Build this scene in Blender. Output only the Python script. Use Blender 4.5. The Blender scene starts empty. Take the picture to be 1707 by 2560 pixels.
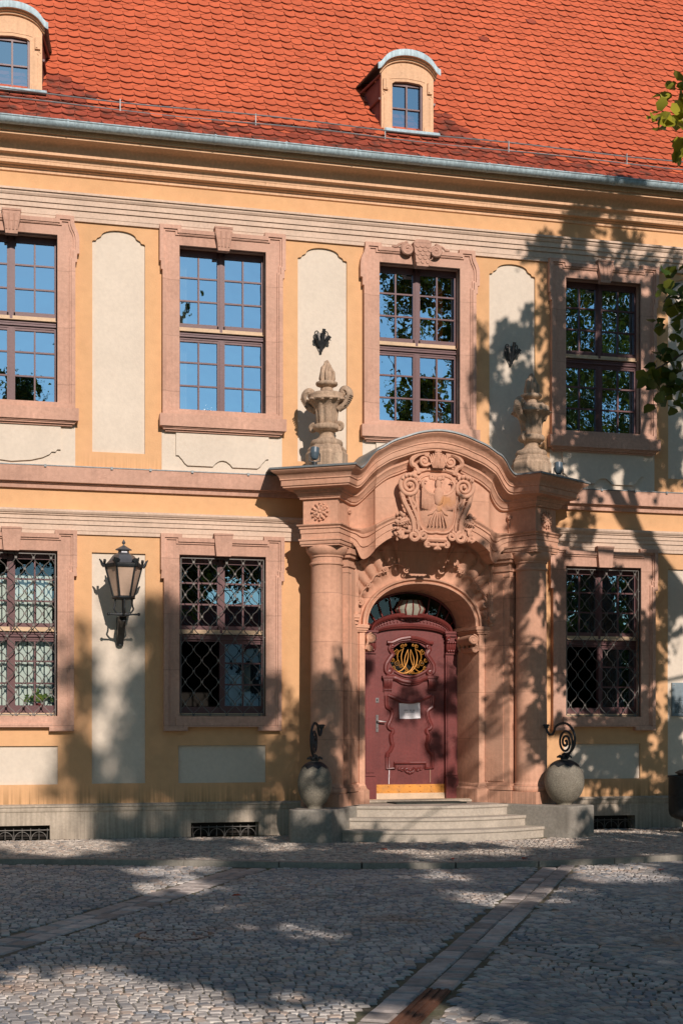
import bpy, math, random
from mathutils import Vector, Matrix, geometry, noise
R = math.radians
S = bpy.context.scene
# ------------------------------------------------------------------ camera, sky, sun, exposure
cd = bpy.data.cameras.new("camera"); cam = bpy.data.objects.new("camera", cd); S.collection.objects.link(cam)
cam.location = (0.0, -19.138, 1.539); cam.rotation_euler = (R(90), 0, -R(14.361))
cd.sensor_fit = 'HORIZONTAL'; cd.sensor_width = 36; cd.lens = 75.0; cd.shift_y = 0.3093; cd.clip_end = 2000
S.camera = cam
SUN_EL, SUN_AZ = 28.5, 4.5
SD = Vector((math.sin(R(SUN_AZ))*math.cos(R(SUN_EL)), -math.cos(R(SUN_AZ))*math.cos(R(SUN_EL)), math.sin(R(SUN_EL))))
w = bpy.data.worlds.new("World"); S.world = w; w.use_nodes = True
nt = w.node_tree; bg = nt.nodes['Background']
sky = nt.nodes.new('ShaderNodeTexSky'); sky.sky_type = 'NISHITA'; sky.sun_disc = False
sky.sun_elevation = R(SUN_EL); sky.sun_rotation = R(180-SUN_AZ); sky.air_density = 1.0; sky.dust_density = 0.2; sky.ozone_density = 3.0
tn = nt.nodes.new('ShaderNodeVectorMath'); tn.operation = 'MULTIPLY'; tn.inputs[1].default_value = (0.93, 1.08, 1.0)
nt.links.new(sky.outputs[0], tn.inputs[0]); nt.links.new(tn.outputs[0], bg.inputs[0]); bg.inputs[1].default_value = 0.064
sl = bpy.data.lights.new("sun", 'SUN'); sl.energy = 3.3; sl.angle = R(0.53); sl.color = (1.0, 0.865, 0.79)
so = bpy.data.objects.new("sun", sl); S.collection.objects.link(so)
so.rotation_euler = (-SD).to_track_quat('-Z', 'Y').to_euler(); so.location = SD*60
S.view_settings.view_transform = 'Standard'; S.view_settings.look = 'None'; S.view_settings.exposure = 0.5; S.view_settings.gamma = 1.0
S.cycles.max_bounces = 8; S.cycles.transparent_max_bounces = 24
rnd = random.Random(7)

# ------------------------------------------------------------------ materials
def mat(name, col, rough=0.8, var=0.12, scale=3.0, fine=0.06, bump=0.0, bscale=60, streak=0.0, spec=0.3, metal=0.0, tint=0.0,
        dirt=None, stain=None, block=None, tcol=None):
    m = bpy.data.materials.new(name); m.use_nodes = True; t = m.node_tree; N = t.nodes; L = t.links
    b = N['Principled BSDF']; b.inputs['Roughness'].default_value = rough; b.inputs['Metallic'].default_value = metal
    b.inputs['Specular IOR Level'].default_value = spec
    tc = N.new('ShaderNodeTexCoord')
    def ns(s, det=4, sc=None):
        n = N.new('ShaderNodeTexNoise'); n.inputs['Scale'].default_value = s; n.inputs['Detail'].default_value = det
        if sc:
            mp = N.new('ShaderNodeMapping'); mp.inputs['Scale'].default_value = sc
            L.new(tc.outputs['Object'], mp.inputs[0]); L.new(mp.outputs[0], n.inputs['Vector'])
        else: L.new(tc.outputs['Object'], n.inputs['Vector'])
        return n.outputs['Fac']
    def mr(f, a, b_, lo=0.3, hi=0.7):
        n = N.new('ShaderNodeMapRange'); n.inputs[1].default_value = lo; n.inputs[2].default_value = hi
        n.inputs[3].default_value = a; n.inputs[4].default_value = b_; L.new(f, n.inputs[0]); return n.outputs[0]
    def mul(a, b_):
        n = N.new('ShaderNodeMath'); n.operation = 'MULTIPLY'
        for i, q in enumerate((a, b_)):
            if isinstance(q, float): n.inputs[i].default_value = q
            else: L.new(q, n.inputs[i])
        return n.outputs[0]
    fac = mr(ns(scale), 1-var, 1+var)
    if fine: fac = mul(fac, mr(ns(scale*14, 3), 1-fine, 1+fine))
    if streak: fac = mul(fac, mr(ns(1.0, 5, (26, 26, 0.55)), 1-streak, 1+streak*0.4, 0.4, 0.62))
    if tint:
        a = N.new('ShaderNodeAttribute'); a.attribute_name = 'tint'
        fac = mul(fac, mr(a.outputs['Fac'], 1-tint, 1+tint, 0, 1))
    if block:      # ashlar: (course height, block length, tone change)
        hz, lx, am = block; sx = N.new('ShaderNodeSeparateXYZ'); L.new(tc.outputs['Object'], sx.inputs[0])
        def mth(op, a, b_=None):
            n = N.new('ShaderNodeMath'); n.operation = op
            for i, q in enumerate((a, b_)):
                if q is None: continue
                if isinstance(q, (int, float)): n.inputs[i].default_value = q
                else: L.new(q, n.inputs[i])
            return n.outputs[0]
        rz_ = mth('DIVIDE', sx.outputs[2], hz); fl = mth('FLOOR', rz_); rx_ = mth('ADD', mth('DIVIDE', sx.outputs[0], lx), mth('MULTIPLY', fl, 0.37))
        cb_ = N.new('ShaderNodeCombineXYZ'); L.new(fl, cb_.inputs[2]); L.new(mth('FLOOR', rx_), cb_.inputs[0])
        wn = N.new('ShaderNodeTexWhiteNoise'); L.new(cb_.outputs[0], wn.inputs[0]); fac = mul(fac, mr(wn.outputs[0], 1-am, 1+am, 0, 1))
        fac = mul(fac, mr(mth('FRACT', rz_), 0.72, 1.0, 0.006/hz, 0.014/hz))
    vm = N.new('ShaderNodeVectorMath'); vm.operation = 'SCALE'; vm.inputs[0].default_value = col
    L.new(fac, vm.inputs['Scale']); out = vm.outputs[0]
    def mixc(out, c2, f):
        mx = N.new('ShaderNodeMix'); mx.data_type = 'RGBA'; L.new(f, mx.inputs[0]); L.new(out, mx.inputs[6]); mx.inputs[7].default_value = (*c2, 1)
        return mx.outputs[2]
    if tcol:       # a share of the stones in other colours
        for c2, lo, hi, am in tcol: out = mixc(out, c2, mr(a.outputs['Fac'], 0.0, am, lo, hi))
    if stain:      # list of (colour, noise scale, lo, hi, amount)
        for c2, s2, lo, hi, am in stain: out = mixc(out, c2, mr(ns(s2, 5), 0.0, am, lo, hi))
    if dirt:       # list of (z0, z1, colour, amount): rain-splash and run-off streaks between two heights
        sx = N.new('ShaderNodeSeparateXYZ'); L.new(tc.outputs['Object'], sx.inputs[0])
        st = mr(ns(1.0, 4, (34, 34, 0.8)), 0.0, 1.0, 0.38, 0.66)
        for z0, z1, c2, am in dirt:
            h = mul(mr(sx.outputs[2], 0.0, 1.0, z0, z1), mr(sx.outputs[2], 0.0, 1.0, z1-0.012, z1))
            out = mixc(out, c2, mul(mul(h, st), am))
    L.new(out, b.inputs['Base Color'])
    if bump:
        bp = N.new('ShaderNodeBump'); bp.inputs['Strength'].default_value = bump; bp.inputs['Distance'].default_value = 0.01
        L.new(ns(bscale, 5), bp.inputs['Height']); L.new(bp.outputs[0], b.inputs['Normal'])
    return m
DK = (0.20, 0.12, 0.05)
M_wall = mat('orange_plaster', (0.635, 0.376, 0.190), 0.9, 0.085, 0.55, 0.05, 0.25, 45, 0.0, 0.15,
             dirt=[(0.74, 0.47, DK, 0.6), (5.16, 4.94, DK, 0.3)], stain=[((0.68, 0.39, 0.21), 1.7, 0.5, 0.75, 0.5), ((0.50, 0.26, 0.12), 2.4, 0.64, 0.80, 0.35)])
M_cream = mat('cream_plaster', (0.625, 0.55, 0.445), 0.9, 0.05, 1.5, 0.04, 0.2, 45, 0.0, 0.15, stain=[((0.52, 0.42, 0.33), 6, 0.62, 0.8, 0.35)])
M_band = mat('painted_stone_band', (0.60, 0.455, 0.345), 0.85, 0.10, 2.0, 0.08, 0.3, 35, 0.03, 0.2)
M_corn = mat('cornice_paint', (0.68, 0.43, 0.26), 0.85, 0.08, 2.0, 0.08, 0.3, 35, 0.06, 0.2, stain=[((0.25, 0.14, 0.06), 24, 0.68, 0.78, 0.6)])
M_sand = mat('pink_sandstone', (0.515, 0.31, 0.225), 0.85, 0.14, 1.6, 0.10, 0.35, 50, 0.05, 0.2, stain=[((0.54, 0.34, 0.25), 1.1, 0.5, 0.7, 0.6), ((0.33, 0.20, 0.15), 2.6, 0.6, 0.8, 0.35)], block=(0.75, 0.8, 0.07))
M_port = mat('portal_sandstone', (0.555, 0.31, 0.205), 0.85, 0.13, 1.3, 0.10, 0.35, 50, 0.045, 0.2,
             stain=[((0.56, 0.34, 0.235), 1.4, 0.48, 0.7, 0.7), ((0.34, 0.15, 0.09), 5, 0.62, 0.8, 0.35)], dirt=[(0.95, 0.42, (0.22, 0.12, 0.08), 0.55)], block=(0.655, 1.1, 0.09))
M_urn = mat('weathered_sandstone', (0.42, 0.305, 0.21), 0.9, 0.2, 4.0, 0.15, 0.5, 40, 0.2, 0.2, stain=[((0.12, 0.085, 0.06), 9, 0.55, 0.75, 0.6), ((0.36, 0.33, 0.26), 3, 0.55, 0.75, 0.5)])
M_plinth = mat('grey_plinth', (0.42, 0.36, 0.28), 0.9, 0.1, 2.0, 0.08, 0.4, 40, 0.15, 0.2, dirt=[(0.3, 0.0, (0.12, 0.1, 0.08), 0.5)])
M_gran = mat('granite', (0.42, 0.37, 0.30), 0.8, 0.1, 2.0, 0.12, 0.3, 120, 0.0, 0.3, stain=[((0.20, 0.18, 0.15), 150, 0.55, 0.68, 0.6), ((0.24, 0.21, 0.17), 3, 0.55, 0.75, 0.5)])
M_ped = mat('dark_granite', (0.27, 0.25, 0.21), 0.8, 0.12, 2.0, 0.15, 0.3, 120, 0.0, 0.3, stain=[((0.13, 0.12, 0.10), 150, 0.55, 0.68, 0.6), ((0.15, 0.135, 0.11), 3, 0.5, 0.72, 0.6)])
M_ball = mat('speckled_granite', (0.21, 0.19, 0.145), 0.75, 0.12, 4.0, 0.3, 0.3, 110, 0.0, 0.35, stain=[((0.10, 0.095, 0.08), 170, 0.54, 0.66, 0.75), ((0.12, 0.10, 0.075), 5, 0.5, 0.7, 0.5)])
M_tile = mat('clay_tile', (0.53, 0.115, 0.049), 0.75, 0.08, 0.8, 0.06, 0.2, 60, 0.0, 0.25, tint=0.13,
             dirt=None, stain=[((0.22, 0.05, 0.03), 2.2, 0.62, 0.8, 0.25)])
M_tdirt = mat('mossy_clay_tile', (0.31, 0.066, 0.036), 0.85, 0.2, 2.5, 0.15, 0.3, 50, 0.0, 0.2, tint=0.35, stain=[((0.06, 0.04, 0.03), 6, 0.5, 0.66, 0.8)])
M_zinc = mat('weathered_zinc', (0.38, 0.49, 0.52), 0.6, 0.15, 3.0, 0.1, 0.1, 30, 0.2, 0.4, 0.1)
M_lead = mat('dull_lead', (0.20, 0.22, 0.22), 0.5, 0.2, 5.0, 0.15, 0.2, 30, 0.0, 0.5, 0.3)
M_wood = mat('plum_window_paint', (0.115, 0.052, 0.052), 0.45, 0.12, 4.0, 0.08, 0.1, 40, 0.0, 0.4)
M_drip = mat('weathered_drip_rail', (0.55, 0.40, 0.25), 0.6, 0.15, 5.0, 0.08, 0.1, 40, 0.0, 0.4)
M_door = mat('oxblood_door_paint', (0.145, 0.028, 0.024), 0.42, 0.16, 3.0, 0.12, 0.12, 30, 0.07, 0.5, stain=[((0.23, 0.08, 0.065), 7, 0.6, 0.8, 0.4)])
M_kick = mat('varnished_kickboard', (0.62, 0.26, 0.045), 0.45, 0.2, 5.0, 0.1, 0.1, 30, 0.0, 0.4, stain=[((0.30, 0.17, 0.07), 9, 0.5, 0.7, 0.6)])
M_gold = mat('gilded_iron', (0.42, 0.185, 0.028), 0.5, 0.15, 8, 0.1, 0, 30, 0, 0.5, 0.4)
M_iron = mat('black_iron', (0.022, 0.026, 0.028), 0.5, 0.3, 20, 0.2, 0.2, 60, 0, 0.5, 0.2)
M_grille = mat('grey_painted_iron', (0.135, 0.125, 0.11), 0.5, 0.2, 12, 0.1, 0.1, 60, 0, 0.5, 0.2)
M_steel = mat('dull_steel', (0.20, 0.18, 0.175), 0.4, 0.1, 8, 0.1, 0, 30, 0, 0.5, 0.8)
M_dark = mat('dark_interior', (0.030, 0.026, 0.022), 0.9, 0.1, 1, 0.05)
M_white = mat('white_paper', (0.80, 0.79, 0.80), 0.8, 0.02, 4, 0.01)
M_ink = mat('grey_ink', (0.10, 0.10, 0.11), 0.8, 0.05, 8, 0.0)
M_blind = mat('white_blind', (0.70, 0.72, 0.66), 0.8, 0.05, 3, 0.03)
M_curt = mat('apricot_curtain', (0.75, 0.33, 0.12), 0.9, 0.15, 6, 0.1, 0, 30, 0.3)
M_lglass = mat('frosted_lamp_glass', (0.47, 0.34, 0.25), 0.3, 0.06, 3, 0.03, 0.3, 20, 0.0, 0.5)
M_plaq = mat('grey_plaque', (0.20, 0.25, 0.27), 0.35, 0.15, 6, 0.1, 0, 30, 0, 0.5)
M_sett = mat('granite_setts', (0.40, 0.375, 0.345), 0.75, 0.12, 0.5, 0.25, 0.4, 45, 0.0, 0.3, tint=0.34, tcol=[((0.42, 0.27, 0.18), 0.86, 0.90, 0.75), ((0.22, 0.24, 0.26), 0.16, 0.10, 0.8), ((0.48, 0.44, 0.38), 0.60, 0.66, 0.4)],
             stain=[((0.30, 0.17, 0.09), 1.3, 0.58, 0.72, 0.5), ((0.20, 0.215, 0.23), 0.6, 0.5, 0.7, 0.6)])
M_walk = mat('small_pavement_setts', (0.42, 0.37, 0.31), 0.8, 0.12, 0.7, 0.2, 0.4, 60, 0.0, 0.3, tint=0.3, tcol=[((0.34, 0.22, 0.15), 0.90, 0.94, 0.6), ((0.20, 0.20, 0.20), 0.14, 0.08, 0.7)])
M_slab = mat('reddish_granite_slab', (0.38, 0.335, 0.30), 0.75, 0.1, 1.0, 0.2, 0.4, 60, 0.0, 0.3, tint=0.36)
M_joint = mat('mossy_joint_soil', (0.15, 0.13, 0.09), 0.95, 0.3, 3, 0.2, 0.5, 40, stain=[((0.07, 0.10, 0.03), 4, 0.5, 0.7, 0.7)])
M_bark = mat('linden_bark', (0.10, 0.08, 0.06), 0.95, 0.25, 4, 0.2, 0.8, 25, 0.3)
M_rust = mat('rusty_drain', (0.14, 0.062, 0.035), 0.8, 0.3, 8, 0.2, 0.4, 40)
M_fall = mat('red_fallen_leaf', (0.38, 0.07, 0.03), 0.7, 0.2, 20, 0.1)
M_plant = mat('potted_leaves', (0.12, 0.17, 0.02), 0.6, 0.3, 20, 0.2)
M_house = mat('pale_render', (0.62, 0.58, 0.50), 0.9, 0.06, 1.0, 0.05)
M_mat = mat('rubber_mat', (0.03, 0.035, 0.028), 0.9, 0.3, 20, 0.3, 0.6, 90)

def glass(name, col=(0.75, 0.88, 1.0), base=0.22, tr=(0.75, 0.8, 0.8), wave=0.0):
    m = bpy.data.materials.new(name); m.use_nodes = True; t = m.node_tree; N = t.nodes; L = t.links
    N.remove(N['Principled BSDF']); o = N['Material Output']
    gl = N.new('ShaderNodeBsdfGlossy'); gl.inputs['Roughness'].default_value = 0.0; gl.inputs['Color'].default_value = (*col, 1)
    tb = N.new('ShaderNodeBsdfTransparent'); tb.inputs[0].default_value = (*tr, 1)
    fr = N.new('ShaderNodeFresnel'); fr.inputs[0].default_value = 1.5
    ad = N.new('ShaderNodeMath'); ad.operation = 'ADD'; ad.use_clamp = True; ad.inputs[1].default_value = base
    L.new(fr.outputs[0], ad.inputs[0]); mx = N.new('ShaderNodeMixShader'); L.new(ad.outputs[0], mx.inputs[0])
    L.new(tb.outputs[0], mx.inputs[1]); L.new(gl.outputs[0], mx.inputs[2]); L.new(mx.outputs[0], o.inputs[0])
    if wave:
        tc = N.new('ShaderNodeTexCoord'); n = N.new('ShaderNodeTexNoise'); n.inputs['Scale'].default_value = 5; n.inputs['Detail'].default_value = 1.5
        L.new(tc.outputs['Object'], n.inputs['Vector']); b = N.new('ShaderNodeBump'); b.inputs['Strength'].default_value = wave; b.inputs['Distance'].default_value = 0.02
        L.new(n.outputs['Fac'], b.inputs['Height']); L.new(b.outputs[0], gl.inputs['Normal'])
    return m
M_glass = glass('window_glass', col=(0.54, 0.78, 1.0), base=0.66, wave=0.12)
M_fglass = glass('dark_fanlight_glass', base=0.01)
M_gglass = glass('ground_floor_glass', col=(0.56, 0.78, 1.0), base=0.40, wave=0.04)
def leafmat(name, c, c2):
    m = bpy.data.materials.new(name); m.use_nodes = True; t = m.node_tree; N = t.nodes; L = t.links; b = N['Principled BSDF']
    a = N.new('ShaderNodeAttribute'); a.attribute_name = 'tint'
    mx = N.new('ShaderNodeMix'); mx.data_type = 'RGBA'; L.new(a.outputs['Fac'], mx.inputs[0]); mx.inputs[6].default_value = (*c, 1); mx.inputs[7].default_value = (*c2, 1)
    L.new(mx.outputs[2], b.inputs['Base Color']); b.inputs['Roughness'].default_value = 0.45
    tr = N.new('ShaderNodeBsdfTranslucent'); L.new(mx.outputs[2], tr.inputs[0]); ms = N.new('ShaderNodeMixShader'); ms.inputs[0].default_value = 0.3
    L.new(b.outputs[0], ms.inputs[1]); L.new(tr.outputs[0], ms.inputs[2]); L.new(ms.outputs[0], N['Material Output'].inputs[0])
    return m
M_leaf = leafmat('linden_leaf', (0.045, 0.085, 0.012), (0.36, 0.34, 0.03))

# ------------------------------------------------------------------ mesh helpers
class MB:
    def __init__(s): s.v = []; s.f = []; s.m = []; s.t = []; s.cur = 0; s.tv = 0.5
    def add(s, vs, fs):
        o = len(s.v); s.v += [tuple(q) for q in vs]; s.t += [s.tv]*len(vs)
        for f in fs: s.f.append([o+i for i in f]); s.m.append(s.cur)
    def box(s, x0, x1, y0, y1, z0, z1):
        s.add([(x0,y0,z0),(x1,y0,z0),(x1,y1,z0),(x0,y1,z0),(x0,y0,z1),(x1,y0,z1),(x1,y1,z1),(x0,y1,z1)],
              [(0,3,2,1),(4,5,6,7),(0,1,5,4),(1,2,6,5),(2,3,7,6),(3,0,4,7)])
    def obox(s, c, ax, h):     # oriented box: centre, three axes, half sizes
        c = Vector(c); A = [Vector(a).normalized()*k for a, k in zip(ax, h)]; vs = []
        for sz in (-1,1):
            for sx, sy in ((-1,-1),(1,-1),(1,1),(-1,1)): vs.append(c+A[0]*sx+A[1]*sy+A[2]*sz)
        s.add(vs, [(0,3,2,1),(4,5,6,7),(0,1,5,4),(1,2,6,5),(2,3,7,6),(3,0,4,7)])
    def plate(s, loop, y, holes=(), y2=None, hy2=None):
        """face in the XZ plane at depth y, with holes; sides run back to y2 (outer) and hy2 (holes)"""
        loops = [loop]+list(holes); pts = [p for l in loops for p in l]
        tri = geometry.tessellate_polygon([[Vector((p[0], p[1], 0)) for p in l] for l in loops])
        s.add([(p[0], y, p[1]) for p in pts], tri)
        for i, l in enumerate(loops):
            yy = y2 if i == 0 else (hy2 if hy2 is not None else None)
            if yy is None: continue
            n = len(l); s.add([(p[0], y, p[1]) for p in l]+[(p[0], yy, p[1]) for p in l], [(k, (k+1) % n, n+(k+1) % n, n+k) for k in range(n)])
    def hprism(s, loop, z0, z1, top=None):
        n = len(loop); tp = top or loop
        s.add([(p[0], p[1], z0) for p in loop]+[(p[0], p[1], z1) for p in tp], [(k, (k+1) % n, n+(k+1) % n, n+k) for k in range(n)])
        tri = geometry.tessellate_polygon([[Vector((p[0], p[1], 0)) for p in tp]]); s.add([(p[0], p[1], z1) for p in tp], tri)
        tri = geometry.tessellate_polygon([[Vector((p[0], p[1], 0)) for p in loop]]); s.add([(p[0], p[1], z0) for p in loop], tri)
    def sweepx(s, prof, x0, x1):
        n = len(prof); s.add([(x0, -p, z) for p, z in prof]+[(x1, -p, z) for p, z in prof], [(k, k+1, n+k+1, n+k) for k in range(n-1)])
        s.add([(x0, -p, z) for p, z in prof], [tuple(range(n))]); s.add([(x1, -p, z) for p, z in prof], [tuple(range(n))])
    def grid(s, rows, closed=False):
        n = len(rows[0]); vs = [p for r in rows for p in r]; fs = []
        for j in range(len(rows)-1):
            for i in range(n if closed else n-1):
                k = (i+1) % n; fs.append((j*n+i, j*n+k, (j+1)*n+k, (j+1)*n+i))
        s.add(vs, fs)
    def tube(s, pts, r, n=6, flat=1.0):
        pts = [Vector(p) for p in pts]; rows = []; up = None
        for i, p in enumerate(pts):
            d = (pts[min(i+1, len(pts)-1)]-pts[max(i-1, 0)])
            if d.length < 1e-9: d = Vector((0,0,1))
            d.normalize()
            if up is None: up = d.orthogonal().normalized()
            up = (up-d*up.dot(d));
            if up.length < 1e-6: up = d.orthogonal()
            up.normalize(); sd = d.cross(up); rr = r[i] if isinstance(r, (list, tuple)) else r
            rows.append([p+up*(math.cos(2*math.pi*k/n)*rr)+sd*(math.sin(2*math.pi*k/n)*rr*flat) for k in range(n)])
        s.grid(rows, True); s.add(rows[0], [tuple(range(n))]); s.add(rows[-1], [tuple(range(n))])
    def lathe(s, prof, n=24, c=(0,0,0), mod=None):
        rows = []
        for r, z in prof:
            rows.append([(c[0]+(r*(mod(k/n, r, z) if mod else 1))*math.cos(2*math.pi*k/n), c[1]+(r*(mod(k/n, r, z) if mod else 1))*math.sin(2*math.pi*k/n), c[2]+z) for k in range(n)])
        s.grid(rows, True)
        s.add(rows[0], [tuple(range(n))]); s.add(rows[-1], [tuple(range(n))])
    def ell(s, c, r, nu=10, nv=7, rot=None):
        rows = []
        for j in range(nv+1):
            th = math.pi*j/nv; row = []
            for k in range(nu):
                q = Vector((r[0]*math.sin(th)*math.cos(2*math.pi*k/nu), r[1]*math.sin(th)*math.sin(2*math.pi*k/nu), r[2]*math.cos(th)))
                if rot: q = rot @ q
                row.append(Vector(c)+q)
            rows.append(row)
        s.grid(rows, True)
    def build(s, name, mats, parent=None, loc=None, smooth=32, tint=False):
        me = bpy.data.meshes.new(name); me.from_pydata(s.v, [], s.f)
        if not isinstance(mats, (list, tuple)): mats = [mats]
        for m in mats: me.materials.append(m)
        if len(mats) > 1: me.polygons.foreach_set('material_index', s.m)
        if tint:
            a = me.attributes.new('tint', 'FLOAT', 'POINT'); a.data.foreach_set('value', s.t)
        me.update()
        if smooth:
            me.polygons.foreach_set('use_smooth', [True]*len(me.polygons)); me.set_sharp_from_angle(angle=R(smooth))
        o = bpy.data.objects.new(name, me); S.collection.objects.link(o)
        if parent: o.parent = parent
        if loc: o.location = loc
        return o
def tag(o, label, cat, group=None, kind=None):
    if label: o['label'] = label
    if cat: o['category'] = cat
    if group: o['group'] = group
    if kind: o['kind'] = kind
    return o
def empty(name, loc, rz=0, **k):
    o = bpy.data.objects.new(name, None); S.collection.objects.link(o); o.location = loc; o.rotation_euler = (0,0,rz); o.empty_display_size = 0.2
    return o
def copy_tree(o, parent=None):
    c = o.copy(); S.collection.objects.link(c)
    if parent: c.parent = parent
    for ch in list(o.children): copy_tree(ch, c)
    return c
def spiral(c, r0, r1, turns, a0=0.0, d=1, n=40, ax=((1,0,0),(0,0,1)), lift=0.0, up=(0,-1,0)):
    U = Vector(ax[0]); V = Vector(ax[1]); W = Vector(up); out = []
    for i in range(n+1):
        q = i/n; r = r0+(r1-r0)*q; a = a0+d*turns*2*math.pi*q; out.append(Vector(c)+U*(r*math.cos(a))+V*(r*math.sin(a))+W*(lift*q))
    return out
def crom(P, sub, i0=0):
    """Catmull-Rom through tuples from index i0 on"""
    out = list(P[:i0+1])
    for i in range(i0, len(P)-1):
        p0 = P[max(i-1, i0)]; p1 = P[i]; p2 = P[i+1]; p3 = P[min(i+2, len(P)-1)]
        for k in range(1, sub+1):
            t = k/sub
            out.append(tuple(0.5*((2*b)+(-a+c)*t+(2*a-5*b+4*c-d)*t*t+(-a+3*b-3*c+d)*t**3) for a, b, c, d in zip(p0, p1, p2, p3)))
    return out
def inset(loop, d):
    """move a closed outline inwards by d (mitred)"""
    ar = sum(loop[i][0]*loop[(i+1) % len(loop)][1]-loop[(i+1) % len(loop)][0]*loop[i][1] for i in range(len(loop)))
    sg = 1 if ar > 0 else -1; n = len(loop); out = []
    for i in range(n):
        a, b, c = Vector(loop[i-1]), Vector(loop[i]), Vector(loop[(i+1) % n])
        d1 = (b-a).normalized(); d2 = (c-b).normalized(); n1 = Vector((-d1.y, d1.x))*sg; n2 = Vector((-d2.y, d2.x))*sg
        m = (n1+n2); k = m.length_squared
        m = m*(2/k) if k > 0.3 else n1
        out.append(tuple(b+m*d))
    return out
def rect(x0, x1, z0, z1): return [(x0, z0), (x1, z0), (x1, z1), (x0, z1)]

# ------------------------------------------------------------------ the building
hall = empty('town_hall', (0,0,0))
tag(hall, 'two storey orange plastered baroque palace with red tiled roof and sandstone portal', 'building')
AX = 6.03; PITCH = 2.797
BAYS = [3.23+PITCH*k for k in range(-3, 5)]; XL, XR = BAYS[0]-1.7, BAYS[-1]+1.7
PAN = [b+PITCH/2 for b in BAYS[:-1]]
def arch_panel(cx):
    pts = [(cx-0.35, 5.15), (cx+0.35, 5.15), (cx+0.35, 7.955)]
    pts += [(cx+0.335, 7.965), (cx+0.30, 7.97), (cx+0.285, 8.0), (cx+0.245, 8.02)]
    pts += [(cx+0.23*math.cos(a), 8.035+0.085*math.sin(a)) for a in [math.pi*k/12 for k in range(13)]]
    pts += [(cx-0.245, 8.02), (cx-0.285, 8.0), (cx-0.30, 7.97), (cx-0.335, 7.965), (cx-0.35, 7.955)]
    return pts
GFPAN = [p for p in PAN if abs(p-AX) > 1.6]
GFB = [b for b in BAYS if abs(b-AX) > 0.1]
holes = [rect(b-0.592, b+0.592, 5.70, 7.98) for b in BAYS]+[rect(b-0.592, b+0.592, 1.63, 3.81) for b in GFB]
holes += [arch_panel(p) for p in PAN]+[rect(p-0.355, p+0.355, 0.73, 3.81) for p in GFPAN]+[rect(b-0.6, b+0.6, 0.725, 1.235) for b in GFB]
holes += [rect(AX-0.98, AX+0.98, 0.47, 3.75)]
# the wall front, cut strip by strip so every hole keeps clean triangles
mb = MB()
def strip(x0, x1):
    inn = [h for h in holes if x0 < sum(p[0] for p in h)/len(h) < x1]
    mb.plate(rect(x0, x1, 0.46, 8.8), 0.0, inn)
    for h in inn:
        win = max(p[0] for p in h)-min(p[0] for p in h) < 1.19 and max(p[0] for p in h)-min(p[0] for p in h) > 0.75
        n = len(h); d = 0.032
        mb.add([(p[0], 0, p[1]) for p in h]+[(p[0], d, p[1]) for p in h], [(k, (k+1) % n, n+(k+1) % n, n+k) for k in range(n)])
cuts = [XL]+sorted([b-1.0 for b in BAYS]+[b+1.0 for b in BAYS])+[XR]
for i in range(len(cuts)-1):
    if cuts[i+1]-cuts[i] > 0.01: strip(cuts[i], cuts[i+1])
mb.box(XL-0.02, XL, 0, 11, 0, 9.1); mb.box(XR, XR+0.02, 0, 11, 0, 9.1); mb.box(XL, XR, 11, 11.02, 0, 9.1)
mb.build('wall', M_wall, hall, smooth=0)
for p in PAN:
    mb = MB(); mb.plate(arch_panel(p), 0.032); mb.build('wall_panel', M_cream, hall, smooth=0)
for p in GFPAN:
    mb = MB(); mb.plate(rect(p-0.355, p+0.355, 0.73, 3.81), 0.032); mb.build('wall_panel', M_cream, hall, smooth=0)
for b in GFB:
    mb = MB(); mb.plate(rect(b-0.6, b+0.6, 0.725, 1.235), 0.032); mb.build('apron_panel', M_cream, hall, smooth=0)
for b in BAYS:      # cream field under each upper window with a raised, curved ornamental panel
    mb = MB(); mb.plate(rect(b-0.826, b+0.826, 4.925, 5.50), -0.004, y2=0)
    if abs(b-0.43) < 0.1 or abs(b-AX) < 0.1:
        hf = [(0.636, 5.50), (0.636, 5.152), (0.59, 5.152), (0.57, 5.12), (0.52, 5.12), (0.49, 5.085), (0.40, 5.04), (0.25, 5.0), (0.0, 4.975)]
    else:
        hf = [(0.636, 5.50), (0.636, 5.152), (0.60, 5.148), (0.575, 5.12), (0.555, 5.10), (0.52, 5.05), (0.48, 5.018), (0.135, 5.018), (0.10, 5.06), (0.05, 5.095), (0, 5.105)]
    lp = [(b+a, z) for a, z in hf]+[(b-a, z) for a, z in hf[-2::-1]]
    mb.plate(lp, -0.032, y2=-0.004); mb.build('apron_panel', M_cream, hall, smooth=0)
# string courses, ledge, plinth, cornice
mb = MB(); mb.sweepx([(0, 8.19), (0.03, 8.19), (0.03, 8.24), (0.036, 8.24), (0.036, 8.325), (0.055, 8.325), (0.055, 8.39), (0.072, 8.39), (0.072, 8.455), (0.085, 8.46), (0.1, 8.485), (0.1, 8.51), (0.122, 8.512), (0.122, 8.54), (0, 8.565)], XL, XR)
mb.build('string_course', M_band, hall, smooth=0)
for x0, x1 in ((XL, AX-1.62), (AX+1.62, XR)):
    mb = MB(); mb.sweepx([(0, 4.04), (0.028, 4.04), (0.028, 4.085), (0.036, 4.09), (0.036, 4.165), (0.052, 4.165), (0.052, 4.225), (0.066, 4.225), (0.066, 4.275), (0.085, 4.28), (0.085, 4.295), (0.10, 4.30), (0.115, 4.325), (0.115, 4.35), (0, 4.37)], x0, x1)
    mb.build('string_course', M_band, hall, smooth=0)
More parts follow.
